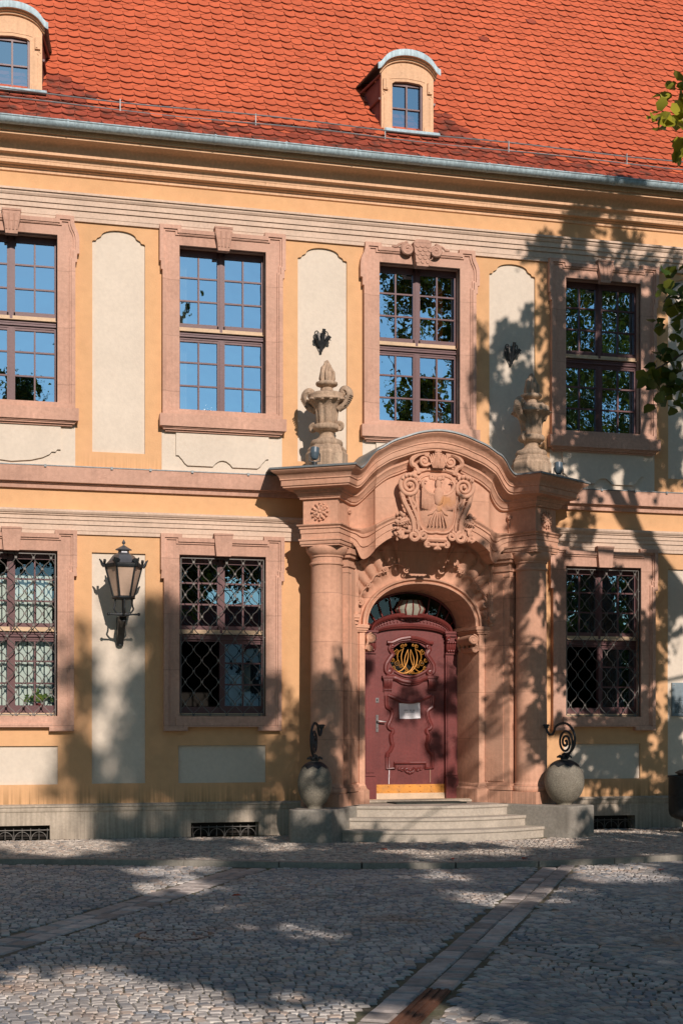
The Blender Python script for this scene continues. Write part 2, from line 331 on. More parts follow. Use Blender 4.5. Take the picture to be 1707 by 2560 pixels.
for x0, x1 in ((XL, AX-1.5), (AX+1.5, XR)):
    mb = MB(); mb.sweepx([(0, 4.63), (0.045, 4.63), (0.045, 4.685), (0.07, 4.69), (0.07, 4.705), (0.11, 4.712), (0.11, 4.915), (0.0, 4.945)], x0, x1)
    mb.build('ledge_course', M_sand, hall, smooth=0)
mb = MB()
for x0, x1 in ((XL, AX-2.0), (AX+2.0, XR)): mb.box(x0, x1, -0.118, -0.05, 4.917, 4.93)
x = XL
while x < XR:
    if abs(x-AX) > 2.0: mb.box(x, x+0.03, -0.13, -0.1, 4.90, 4.935)
    x += 0.45+0.5*rnd.random()
mb.build('lightning_cable', M_lead, hall, smooth=0)
mb = MB(); cel = [(b+0.03-0.465, b+0.03+0.465) for b in GFB]
xs = [XL]+[q for c in cel for q in c]+[XR]
for i in range(len(xs)-1):
    x0, x1 = xs[i], xs[i+1]; z0 = 0.19 if i % 2 else 0.0
    mb.sweepx([(0.045, z0), (0.045, 0.362), (0.055, 0.368), (0.06, 0.39), (0.06, 0.425), (0.075, 0.43), (0.075, 0.452), (0.0, 0.468)], x0, x1)
    if i % 2 == 0:
        for xx in (x0, x1): mb.add([(xx, -0.045, 0), (xx, 0.2, 0), (xx, 0.2, 0.19), (xx, -0.045, 0.19)], [(0, 1, 2, 3)])
    else: mb.add([(x0, -0.045, 0.19), (x1, -0.045, 0.19), (x1, 0.2, 0.19), (x0, 0.2, 0.19)], [(0, 1, 2, 3)])
mb.build('plinth', M_plinth, hall, smooth=0)
for x0, x1 in cel:
    mb = MB(); mb.add([(x0, 0.2, 0), (x1, 0.2, 0), (x1, 0.2, 0.19), (x0, 0.2, 0.19)], [(0, 1, 2, 3)]); cw = mb.build('cellar_window', M_dark, hall, smooth=0)
    mb = MB(); n = 8
    for k in range(n+1):
        xx = x0+0.03+(x1-x0-0.06)*k/n; mb.tube([(xx, 0.0, 0.0), (xx, 0.0, 0.15)], 0.006, 5)
        if k % 2 == 0 and k < n:
            for sg in (-1, 1):
                cx = xx+(x1-x0-0.06)/n; mb.tube([(cx+sg*0.1*math.cos(a), 0.0, 0.105*math.sin(a)) for a in [math.pi/2*q/8 for q in range(9)]], 0.005, 4)
    mb.tube([(x0, 0, 0.125), (x1, 0, 0.125)], 0.007, 5); mb.build('grille', M_grille, cw)
mb = MB()
mb.sweepx([(0, 8.775), (0.025, 8.785), (0.025, 8.828), (0.05, 8.834), (0.05, 8.853), (0.11, 8.857), (0.116, 8.862), (0.116, 8.902), (0.122, 8.906), (0.122, 8.914), (0.13, 8.93), (0.15, 8.955), (0.195, 8.962), (0.203, 8.966), (0.203, 9.004), (0.21, 9.012),
           (0.22, 9.04), (0.245, 9.085), (0.28, 9.105), (0.405, 9.11), (0.41, 9.114), (0.41, 9.136), (0.402, 9.14), (0.402, 9.146), (0.43, 9.15), (0.43, 9.26), (0.0, 9.26)], XL, XR)
mb.build('cornice', M_corn, hall, smooth=40)
# gutter: half-round with rolled bead and strap joints
mb = MB(); GR, GP, GZ = 0.078, 0.515, 9.272
arc = [(GP-GR*math.cos(a), GZ-GR*math.sin(a)) for a in [math.pi*k/12 for k in range(13)]]
mb.sweepx(arc+[(GP+GR-0.006, GZ), (GP+GR-0.006, GZ-0.01)], XL, XR)
mb.tube([(XL, -(GP+GR), GZ+0.004), (XR, -(GP+GR), GZ+0.004)], 0.011, 8)
gut = mb.build('gutter', M_zinc, hall)
x = XL+0.35
while x < XR:
    mb = MB(); mb.sweepx([(GP-(GR+0.006)*math.cos(a), GZ-(GR+0.006)*math.sin(a)) for a in [math.pi*k/12 for k in range(13)]], x-0.012, x+0.012)
    mb.tube([(x, -(GP+GR), GZ+0.004), (x, -(GP+GR), GZ+0.018)], 0.016, 6); mb.build('gutter_strap', M_zinc, gut); x += 0.955

# ------------------------------------------------------------------ roof of plain beaver-tail tiles
prof = [(-0.46, 9.285)]
while prof[-1][0] < 5.4:
    y, z = prof[-1]; sl_ = 45+min(1, max(0, (y+0.3)/2.0))*7.5
    prof.append((y+0.05*math.cos(R(sl_)), z+0.05*math.sin(R(sl_))))
def rz(y):
    for i in range(len(prof)-1):
        if prof[i+1][0] >= y:
            q = (y-prof[i][0])/(prof[i+1][0]-prof[i][0]); return prof[i][1]+q*(prof[i+1][1]-prof[i][1])
    return prof[-1][1]
M_tedge = mat('grimy_shaded_tile_edge', (0.16, 0.040, 0.024), 0.9, 0.3, 6, 0.2)  # dark edge colour holds both grime and the shadow line under each tile
M_under = mat('shade_dark_roof_base', (0.05, 0.018, 0.012), 0.9)  # roof base coloured dark to stand for the shade in the tile joints
DORM = [0.45, 5.90, 11.35]
rf = MB(); rf.cur = 2
rf.grid([[(XL-0.3, y, z-0.02), (XR+0.3, y, z-0.02)] for y, z in prof[::6]]+[[(XL-0.3, 5.5, prof[-1][1]), (XR+0.3, 5.5, prof[-1][1])], [(XL-0.3, 11.6, 9.25), (XR+0.3, 11.6, 9.25)]])
TW, ST = 0.166, 4        # tile width, samples of 0.05 m per course
nrow = (len(prof)-10)//ST
for r in range(nrow):
    for lay in (0, 1):
        (y0, z0), (y1, z1) = prof[r*ST+lay], prof[r*ST+ST+lay]
        d = Vector((0, y1-y0, z1-z0)); L_ = d.length; d.normalize(); nn = Vector((0, -d.z, d.y)); base = Vector((0, y0, z0))
        for c in range(int((XR-XL+0.4)/TW)):
            cx = XL-0.2+(c+0.5*lay)*TW+rnd.uniform(-0.003, 0.003)
            if (cx < -1.2 or cx > 12.5) and r > 26: continue
            dirty = noise.noise(Vector((cx*0.35, r*0.2, 3))); dm = min([abs(cx-q-0.62)+0.08*abs(r-4) for q in DORM])
            rf.cur = 1 if (r < 1.6+2.2*dirty+rnd.random()*1.5) or (r < 7+2*dirty and dm < 0.28+0.2*rnd.random()) or rnd.random() < 0.0015 else 0
            rf.tv = min(1, max(0, rnd.gauss(0.5, 0.2)))
            lift = (0.034 if lay else 0.018)+rnd.uniform(-0.004, 0.006); sag = rnd.uniform(-0.006, 0.006)-(rnd.uniform(0.01, 0.03) if rnd.random() < 0.012 else 0); hw = TW/2-0.0035; vs = []
            tw_ = rnd.uniform(-0.006, 0.006)
            for q in (-1, -0.7, -0.35, 0, 0.35, 0.7, 1): vs.append(Vector((cx+q*hw, 0, 0))+base+d*(0.044*q*q+sag-0.02+tw_*q)+nn*(lift+0.004*(1-q*q)))
            hd = [Vector((cx+hw, 0, 0))+base+d*(L_+0.06)+nn*0.006, Vector((cx-hw, 0, 0))+base+d*(L_+0.06)+nn*0.006]
            lo = [v-nn*0.015 for v in vs]
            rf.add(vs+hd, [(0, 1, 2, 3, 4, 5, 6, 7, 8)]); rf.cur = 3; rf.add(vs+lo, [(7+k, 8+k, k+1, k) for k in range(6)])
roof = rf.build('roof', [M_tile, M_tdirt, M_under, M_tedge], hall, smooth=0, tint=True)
mb = MB()      # snow rail: two rods on posts
yr = -0.10
for dz in (0.05, 0.16):
    pts = [(x, yr+0.01*math.sin(x), rz(yr)+dz+0.012*math.sin(x*1.7+dz*9)) for x in [XL+0.25*k for k in range(int((XR-XL)/0.25)+1)]]
    mb.tube(pts, 0.0095, 5)
x = 0.01
while x > XL+1.8: x -= 1.83
while x < XR: mb.box(x-0.006, x+0.006, yr-0.01, yr+0.01, rz(yr)-0.02, rz(yr)+0.19); mb.box(x-0.008, x+0.008, yr, yr+0.25, rz(yr)+0.02, rz(yr)+0.04); x += 1.83
mb.build('snow_rail', M_lead, roof)
M_dpane = glass('dormer_glass', base=0.55, col=(0.55, 0.74, 0.90), wave=0.0)
def dormer(cx):
    yf = 0.14; zb = rz(yf)-0.02; ze = zb+0.80; hw = 0.385
    def top(a, k=0.0):      # segmental top with swept ends
        q = abs(a)/(hw+0.07)
        return ze+0.045+(0.235*math.sqrt(max(0, 1-(q/0.86)**2)) if q < 0.80 else 0.235*math.sqrt(1-(0.8/0.86)**2)*max(0, (1-q)/0.2)**1.6)+k
    A = [(-1+2*k/28) for k in range(29)]
    out = [(cx-hw, zb), (cx+hw, zb)]+[(cx-a*hw, top(a*hw)-0.05) for a in A]
    win = [(cx-0.225, zb+0.06), (cx+0.225, zb+0.06), (cx+0.225, zb+0.705), (cx+0.18, zb+0.735), (cx, zb+0.75), (cx-0.18, zb+0.735), (cx-0.225, zb+0.705)]
    mb = MB(); mb.plate(out, yf, [win], y2=yf+0.15, hy2=yf+0.07)
    ap = [(cx-0.26, zb+0.76), (cx-0.2, zb+0.775), (cx, zb+0.79), (cx+0.2, zb+0.775), (cx+0.26, zb+0.76), (cx+0.26, zb+0.772), (cx+0.2, zb+0.787), (cx, zb+0.802), (cx-0.2, zb+0.787), (cx-0.26, zb+0.772)]
    mb.plate(ap, yf-0.006, y2=yf)
    for sg in (-1, 1):
        mb.box(cx+sg*0.325-0.035, cx+sg*0.325+0.035, yf-0.03, yf, zb+0.60, zb+0.755); mb.box(cx+sg*0.312-0.012, cx+sg*0.312+0.012, yf-0.04, yf-0.03, zb+0.615, zb+0.75)
        mb.tube([(cx+sg*0.345+0.02*math.cos(a), yf-0.003, zb+0.555+0.025*math.sin(a)) for a in [q*0.55 for q in range(9)]], 0.006, 4)
        mb.box(cx+sg*0.30-0.055, cx+sg*0.30+0.055, yf-0.014, yf, zb+0.0, zb+0.12); mb.box(cx+sg*0.335-0.008, cx+sg*0.335+0.008, yf-0.008, yf, zb+0.12, zb+0.5)
    d = mb.build('dormer', M_corn, hall, smooth=25)
    mb = MB()      # cornice under the roof edge
    mb.grid([[(cx+a*(hw+0.03), yf-0.03-e, top(a*(hw+0.03))+dz) for a in A] for e, dz in ((-0.05, -0.06), (0.0, -0.055), (0.0, -0.03), (0.03, -0.025), (0.03, -0.005), (0.07, 0.0))])
    mb.build('dormer_cornice', M_corn, d, smooth=50)
    mb = MB(); W2 = hw+0.075
    L_ = 0.0
    while rz(yf+L_) < ze+0.02: L_ += 0.02
    Lt = L_
    while rz(yf+Lt) < ze+0.28: Lt += 0.02
    rows = []
    for y, k, fl in ((yf-0.105, -0.005, 0), (yf-0.11, 0.02, 0), (yf-0.105, 0.085, 0), (yf-0.02, 0.10, 0.0), (yf+L_*0.5, 0.10, 0.04), (yf+L_, 0.10, 0.09), (yf+Lt, 0.09, 0.09)):
        rows.append([(cx+a*(W2+fl), y, top(a*W2, k)) for a in A])
    mb.grid(rows); mb.build('dormer_roof', M_zinc, d, smooth=40)
    for sg in (-1, 1):
        mb = MB()
        pts = [(cx+sg*(hw-0.01), yf+0.01, zb-0.1), (cx+sg*(hw-0.01), yf+0.01, ze), (cx+sg*(hw+0.09), yf+L_, ze), (cx+sg*(hw+0.13), yf+L_+0.1, ze-0.02), (cx+sg*(hw+0.05), yf+L_*0.5, rz(yf+L_*0.5)+0.0)]
        mb.add(pts, [(0, 1, 2, 4), (4, 2, 3)])
        mb.tube([(cx+sg*(hw+0.0), yf+0.01, ze+0.02), (cx+sg*(hw+0.15), yf+L_+0.1, ze+0.02)], 0.02, 6)
        mb.tube([(cx+sg*(hw+0.02), yf+0.02, ze-0.32), (cx+sg*(hw+0.07), yf+L_*0.62, ze-0.32)], 0.018, 6)
        mb.build('dormer_cheek', M_wood, d, smooth=0)
    mb = MB(); y = yf+0.05
    mb.box(cx-0.225, cx-0.205, y, y+0.04, zb+0.06, zb+0.72); mb.box(cx+0.197, cx+0.225, y-0.03, y+0.04, zb+0.06, zb+0.72); mb.box(cx-0.205, cx+0.197, y, y+0.04, zb+0.70, zb+0.75); mb.box(cx-0.205, cx+0.197, y, y+0.04, zb+0.05, zb+0.075)
    mb.box(cx-0.013, cx+0.011, y-0.01, y+0.03, zb+0.075, zb+0.70); mb.box(cx-0.205, cx-0.013, y, y+0.03, zb+0.37, zb+0.39); mb.box(cx+0.011, cx+0.197, y, y+0.03, zb+0.37, zb+0.39)
    mb.build('window_frame', M_wood, d, smooth=0)
    mb = MB(); mb.add([(cx-0.2, y+0.025, zb+0.08), (cx+0.2, y+0.025, zb+0.08), (cx+0.2, y+0.025, zb+0.7), (cx-0.2, y+0.025, zb+0.7)], [(0, 1, 2, 3)]); mb.build('pane', M_dpane, d, smooth=0)
    mb = MB(); mb.add([(cx-0.2, y+0.3, zb+0.0), (cx+0.2, y+0.3, zb+0.0), (cx+0.2, y+0.3, zb+0.75), (cx-0.2, y+0.3, zb+0.75)], [(0, 1, 2, 3)]); mb.build('interior', M_dark, d, smooth=0)
    mb = MB(); mb.hprism([(cx-0.36, yf-0.15), (cx+0.44, yf-0.15), (cx+0.42, yf+0.0), (cx-0.34, yf+0.0)], zb-0.035, zb+0.02, [(cx-0.36, yf-0.12), (cx+0.44, yf-0.12), (cx+0.42, yf+0.0), (cx-0.34, yf+0.0)])
    mb.build('sill', M_zinc, d, smooth=0)
for q in DORM: dormer(q)
# ------------------------------------------------------------------ windows
def surround_outline(kind):
    if kind == 'ear': h = [(0.823, 5.69), (0.823, 7.63), (0.845, 7.63), (0.845, 7.74), (0.862, 7.745), (0.862, 8.235), (0.57, 8.235), (0.57, 8.185)]
    elif kind == 'curved': h = [(0.823, 5.69), (0.823, 7.63), (0.845, 7.63), (0.845, 7.74), (0.875, 7.745), (0.875, 7.93), (0.868, 7.99), (0.85, 8.04), (0.825, 8.09), (0.81, 8.14), (0.805, 8.235), (0.57, 8.235), (0.57, 8.185)]
    else: h = [(0.805, 1.43), (0.805, 3.48), (0.845, 3.48), (0.835, 3.59), (0.845, 3.60), (0.845, 4.085), (0.56, 4.085), (0.56, 4.03)]
    if kind == 'ground': return [(0.485, 1.43)]+h+[(-a, z) for a, z in h[::-1]]+[(-0.485, 1.43), (-0.485, 1.485), (0.485, 1.485)]
    return h+[(-a, z) for a, z in h[::-1]]
def lattice(x0, x1, z0, z1, y, px=0.219, pz=0.295):
    mb = MB(); n = int(round((x1-x0)/(px/2))); ph = 0.0
    for i in range(n+1):
        xc = x0+(x1-x0)*i/n; sg = 1 if i % 2 else -1; pts = []; k = int((z1-z0)/pz*8)
        for j in range(k+1):
            z = z0+(z1-z0)*j/k; c = math.cos(2*math.pi*(z-z0)/pz); c = math.copysign(abs(c)**0.75, c)
            x = min(x1, max(x0, xc+sg*(px/4-0.006)*c)); pts.append((x, y, z))
        if 0 < i < n or True: mb.tube(pts, 0.0062, 4)
    for i in range(n):
        for j in range(int((z1-z0)/pz*2)+1):
            if (i+j) % 2 == 0: continue
            xc = x0+(x1-x0)*(i+0.5)/n; z = z0+j*pz/2; mb.box(xc-0.014, xc+0.014, y-0.012, y+0.012, z-0.014, z+0.014)
    fr = 0.008
    mb.tube([(x0, y, z0), (x0, y, z1)], fr, 4); mb.tube([(x1, y, z0), (x1, y, z1)], fr, 4); mb.tube([(x0, y, z1), (x1, y, z1)], fr, 4); mb.tube([(x0, y, z0), (x1, y, z0)], fr, 4)
    for z in (z0+0.2, (z0+z1)/2, z1-0.3):
        for sg, xx in ((-1, x0), (1, x1)): mb.tube([(xx, y, z), (xx+sg*0.04, y, z)], 0.006, 4)
    return mb
def window(kind, glassmat, open_left=False, seed=1):
    rr = random.Random(seed)
    up = kind != 'ground'; zo = 5.70 if up else 1.63; zt = 7.98 if up else 3.81
    Z = dict(lb=zo+0.09, l1=zo+0.434, l2=zo+0.75, lt=zo+1.06, ub=zo+1.265, u1=zo+1.588, u2=zo+1.904, ut=zo+2.225) if up else \
        dict(lb=zo+0.13, l1=zo+0.435, l2=zo+0.728, lt=zo+1.02, ub=zo+1.222, u1=zo+1.526, u2=zo+1.816, ut=zo+2.106)
    yb = 0.12
    fr = MB()
    for sg in (-1, 1): fr.box(sg*0.592 if sg < 0 else 0.562, -0.562 if sg < 0 else 0.592, yb, yb+0.07, zo, zt)
    fr.box(-0.562, 0.562, yb, yb+0.07, Z['ut'], zt); fr.box(-0.562, 0.562, yb+0.005, yb+0.07, zo+0.035, Z['lb'])
    fr.box(-0.562, 0.562, yb-0.005, yb+0.06, Z['lt'], Z['lt']+0.10); fr.box(-0.58, 0.58, yb-0.03, yb+0.02, Z['lt']+0.03, Z['lt']+0.055)
    fr.box(-0.58, 0.58, yb-0.018, yb+0.02, Z['lt']+0.065, Z['lt']+0.085); fr.box(-0.562, 0.562, yb+0.0, yb+0.06, Z['ub']-0.045, Z['ub'])
    for z0, z1 in ((zo+0.03, Z['lt']), (Z['lt']+0.1, zt)):
        if open_left and z0 < Z['lt']-0.5: fr.box(-0.02, 0.055, yb, yb+0.06, z0, z1); fr.box(-0.01, 0.01, yb-0.012, yb, z0, z1); continue
        fr.box(-0.052, 0.052, yb, yb+0.06, z0, z1); fr.box(-0.018, 0.018, yb-0.014, yb, z0, z1); fr.box(-0.034, 0.034, yb-0.006, yb, z0, z1)
    pns = []
    for sg in (-1, 1):
        for lo, mid1, mid2, hi in ((Z['lb'], Z['l1'], Z['l2'], Z['lt']), (Z['ub'], Z['u1'], Z['u2'], Z['ut'])):
            if open_left and sg < 0 and lo < Z['lt']-0.5:
                fr.box(-0.575, -0.545, yb+0.06, yb+0.52, lo-0.03, hi); continue
            pn = MB(); pns.append(pn); xa, xb = sorted((sg*0.052, sg*0.56)); xm = sg*0.306
            fr.box(xm-0.011, xm+0.011, yb+0.01, yb+0.04, lo, hi)
            for zz in (mid1, mid2): fr.box(xa, xm-0.011, yb+0.012, yb+0.04, zz-0.011, zz+0.011); fr.box(xm+0.011, xb, yb+0.012, yb+0.04, zz-0.011, zz+0.011)
            fr.box(xa, xb, yb+0.004, yb+0.05, hi-0.03, hi-0.0); fr.box(xa, xb, yb+0.004, yb+0.05, lo-0.03, lo+0.012)
            for xs_ in ((xa, xm), (xm, xb)):
                for zs in ((lo, mid1), (mid1, mid2), (mid2, hi)):
                    t1, t2 = rr.uniform(-0.006, 0.006), rr.uniform(-0.006, 0.006); y = yb+0.03
                    hx, hz = (xs_[1]-xs_[0])/2, (zs[1]-zs[0])/2
                    pn.add([(xs_[0], y-t1*hx-t2*hz, zs[0]), (xs_[1], y+t1*hx-t2*hz, zs[0]), (xs_[1], y+t1*hx+t2*hz, zs[1]), (xs_[0], y-t1*hx+t2*hz, zs[1])], [(0, 1, 2, 3)])
    root = fr.build('window', M_wood, hall, smooth=0)
    for pn in pns: pn.build('pane', glassmat, root, smooth=0)
    dr = MB(); dr.hprism([(-0.585, yb-0.05), (0.585, yb-0.05), (0.585, yb+0.02), (-0.585, yb+0.02)], Z['lt']+0.10, Z['lt']+0.115, [(-0.585, yb-0.03), (0.585, yb-0.03), (0.585, yb), (-0.585, yb)])
    dr.box(-0.575, 0.575, yb-0.012, yb, Z['lt']+0.115, Z['lt']+0.16); dr.build('drip_rail', M_drip, root, smooth=0)
    dr = MB(); dr.box(-0.59, 0.575, yb-0.02, yb+0.004, zo+0.004, zo+0.042); dr.build('bottom_rail', M_drip, root, smooth=0)
    ol = surround_outline(kind); op = rect(-0.592, 0.592, zo, zt)
    sb = MB(); sb.plate(ol, -0.05, [op], y2=0.0, hy2=yb+0.05)
    i1 = inset(ol, 0.052); i2 = inset(ol, 0.078); sb.plate(ol, -0.088, [i1], y2=-0.05, hy2=-0.05); sb.plate(i1, -0.068, [i2], hy2=-0.05)
    if up: sb.plate(rect(-0.72, 0.72, zo-0.01, 8.06), -0.046, [op]); 
    hz = zt+0.135 if up else zt+0.17
    sb.box(-0.60, 0.60, -0.074, -0.05, hz, hz+0.018); sb.box(-0.585, 0.585, -0.064, -0.05, hz+0.03, hz+0.045)
    sb.build('surround', M_sand, root, smooth=0)
    sl2 = MB()
    if up:
        sl2.box(-0.86, 0.86, -0.125, 0.0, 5.525, 5.69); sl2.box(-0.592, 0.592, 0.0, yb+0.02, 5.6, 5.70)
        for e, z0, z1 in ((0.10, 5.507, 5.525), (0.085, 5.487, 5.507), (0.055, 5.463, 5.487)): sl2.box(-0.73-e, 0.73+e, -e, 0.0, z0, z1)
        for sg in (-1, 1): sl2.box(sg*0.775-0.09, sg*0.775+0.09, -0.129, -0.125, 5.525, 5.688)
    else:
        sl2.box(-0.592, 0.592, -0.045, yb+0.02, 1.55, 1.63); sl2.box(-0.64, 0.64, -0.07, -0.05, 1.50, 1.628)
        for sg in (-1, 1): sl2.box(sg*0.645-0.15, sg*0.645+0.15, -0.094, -0.088, 1.436, 1.474)
    sl2.build('sill', M_sand, root, smooth=0)
    ky = MB()
    if up and kind == 'curved' and seed == 3:      # volute keystone with a scaled cloth
        ky.plate([(-0.085, 7.93), (0.085, 7.93), (0.125, 8.2), (0.13, 8.26), (0.09, 8.30), (-0.09, 8.30), (-0.13, 8.26), (-0.125, 8.2)], -0.17, y2=-0.03)
        for j in range(5):
            for i in range(3): cx = -0.075+0.075*i+(0.0375 if j % 2 else 0); ky.tube([(cx+0.036*math.cos(a)*(0.7+0.08*j), -0.175, 8.0+0.055*j-0.03*math.sin(a)) for a in [math.pi*q/6 for q in range(7)]], 0.007, 4)
        for sg in (-1, 1):
            ky.tube(spiral((sg*0.205, -0.12, 8.17), 0.085, 0.012, 2.2, R(90), -sg, 44), 0.024, 6)
            ky.tube(crom([(sg*0.20, -0.10, 8.26), (sg*0.31, -0.1, 8.235), (sg*0.36, -0.09, 8.20), (sg*0.42, -0.085, 8.205)], 4), 0.018, 5)
            ky.ell((sg*0.205, -0.10, 8.17), (0.075, 0.03, 0.075))
    else:
        tw, bw, zb, zt2 = (0.12, 0.077, 7.93, 8.25) if up else (0.128, 0.10, 3.795, 4.098)
        ky.plate([(-bw, zb), (bw, zb), (tw, zt2), (-tw, zt2)], -0.118, y2=-0.02)
        ky.box(-tw-0.004, tw+0.004, -0.126, -0.03, zt2-0.02, zt2+0.004)
        if up:
            for i in range(4):
                q = (i-1.5)/2; ky.tube([(q*bw*1.15, -0.117, zb+0.05), (q*tw*1.2, -0.117, zt2-0.075), (q*tw*1.2, -0.119, zt2-0.06)], 0.013, 6)
            ky.box(-bw-0.022, bw+0.022, -0.122, -0.118, zb+0.165, zb+0.169)
    ky.build('keystone', M_sand, root, smooth=30)
    if not up:
        lattice(-0.565, 0.567, 1.65, 3.77, -0.005).build('grille', M_grille, root, smooth=40)
    return root
W_up = window('ear', M_glass, seed=2); W_cu = window('curved', M_glass, seed=5); W_ky = window('curved', M_glass, seed=3)
W_gf = window('ground', M_gglass, seed=8); W_go = window('ground', M_gglass, open_left=True, seed=9)
first = {}
for i, b in enumerate(BAYS):
    src = W_ky if abs(b-AX) < 0.1 else (W_cu if abs(b-0.43) < 0.1 or i in (0, 6) else W_up)
    o = src if src.name not in first else copy_tree(src, hall); first[src.name] = 1; o.location.x = b
for i, b in enumerate(GFB):
    src = W_go if (abs(b-3.23) < 0.1 or abs(b-8.82) < 0.1) else W_gf
    o = src if src.name not in first else copy_tree(src, hall); first[src.name] = 1; o.location.x = b
gf_at = {round(o.location.x, 2): o for o in hall.children if o.name.split('.')[0] == 'window' and any(c.name.split('.')[0] == 'grille' for c in o.children)}
M_cglass = glass('clear_window_glass', col=(0.6, 0.8, 1.0), base=0.10, tr=(0.85, 0.92, 0.90))
for c in gf_at[0.43].children:
    if c.name.split('.')[0] == 'pane': c.material_slots[0].link = 'OBJECT'; c.material_slots[0].material = M_cglass
mb = MB()      # white strip blinds behind the glass of two ground floor windows
for k in range(10):
    x0 = -0.55+0.11*k; mb.add([(x0, 0.22, 1.66), (x0+0.096, 0.25, 1.66), (x0+0.096, 0.25, 3.5), (x0, 0.22, 3.5)], [(0, 1, 2, 3)])
mb.build('strip_blind', M_blind, gf_at[0.43], smooth=0)
mb = MB(); mb.box(0.33, 0.43, 0.23, 0.25, 1.7, 2.35); mb.box(0.14, 0.30, 0.26, 0.28, 1.7, 2.2); mb.build('strip_blind', M_blind, gf_at[3.23], smooth=0)
# curtains behind upper windows
def curtain(cx, x0, x1, name='curtain', m=None):
    mb = MB(); n = 24; rows = []
    for z in (5.75, 6.8, 7.95): rows.append([(cx+x0+(x1-x0)*k/n, 0.30+0.03*math.sin(k*1.3), z) for k in range(n+1)])
    mb.grid(rows); return mb.build(name, m or M_curt, hall, smooth=60)
curtain(6.03, 0.30, 0.44); curtain(3.23, -0.56, -0.44, m=M_blind)
mb = MB()      # dark rooms behind both storeys
for z0, z1, x0, x1 in ((1.0, 4.4, XL+0.1, AX-1.41), (1.0, 4.4, AX+1.41, XR-0.1), (5.2, 8.6, XL+0.1, XR-0.1)):
    mb.box(x0, x1, 3.2, 3.3, z0, z1); mb.box(x0, x1, 0.33, 3.2, z0-0.1, z0); mb.box(x0, x1, 0.33, 3.2, z1, z1+0.1)
    for b in BAYS[:-1]:
        if x0 < b < x1: mb.box(b+1.38, b+1.39, 0.33, 3.2, z0, z1)
mb.build('interior', M_dark, hall, smooth=0)

# ------------------------------------------------------------------ the portal
NA, NP = math.sin(R(33.5)), math.cos(R(33.5)); CA, CP = 1.47, 0.525
def pf(n, t): return (CA+n*NA+t*NP, CP+n*NP-t*NA)          # pier frame (outward, sideways) -> (offset from axis, projection)
def W3(a, p, z, sd): return (AX+sd*a, -p, z)
def psq(sd, n0, n1, t0, t1): return [(AX+sd*q[0], -q[1]) for q in (pf(n0, t0), pf(n0, t1), pf(n1, t1), pf(n1, t0))]
PATH = [  # a0, p0 (frieze), a1, p1 (cornice edge), dz bed, dz cornice, band bottom, band top
 (1.41, 0.0, 1.84, 0.0, 0, 0, 3.99, 4.19), (1.81, 0.594, 2.295, 0.69, 0, 0, 3.99, 4.19), (1.40, 0.865, 1.28, 1.36, 0, 0, 3.99, 4.19),
 (1.14, 0.47, 1.10, 0.94, -.03, .03, 3.99, 4.185), (1.05, 0.44, 1.06, 0.925, -.03, .05, 3.93, 4.185), (0.97, 0.44, 1.0, 0.93, .02, .12, 3.78, 4.19),
 (0.89, 0.49, 0.95, 0.945, .10, .20, 3.79, 4.20), (0.825, 0.58, 0.88, 0.965, .17, .27, 3.87, 4.225), (0.805, 0.62, 0.81, 0.975, .20, .305, 3.91, 4.235),
 (0.66, 0.63, 0.66, 0.985, .31, .395, 4.02, 4.31), (0.50, 0.64, 0.50, 0.99, .38, .455, 4.09, 4.37), (0.36, 0.65, 0.36, 1.0, .44, .505, 4.115, 4.40),
 (0.22, 0.655, 0.22, 1.0, .49, .54, 4.135, 4.42), (0.10, 0.66, 0.10, 1.0, .515, .558, 4.145, 4.43), (0.0, 0.66, 0.0, 1.0, .525, .565, 4.15, 4.435)]
PP = PATH[:3]+crom(PATH[3:], 3)
def prow(t, zf, sd, wz=None):
    out = []
    for q in PP:
        a0, p0, a1, p1, db, dl, b0, b1 = q
        out.append(W3(a0+(a1-a0)*t, p0+(p1-p0)*t, zf(q), sd))
    return out
ent = MB(); lead = MB()
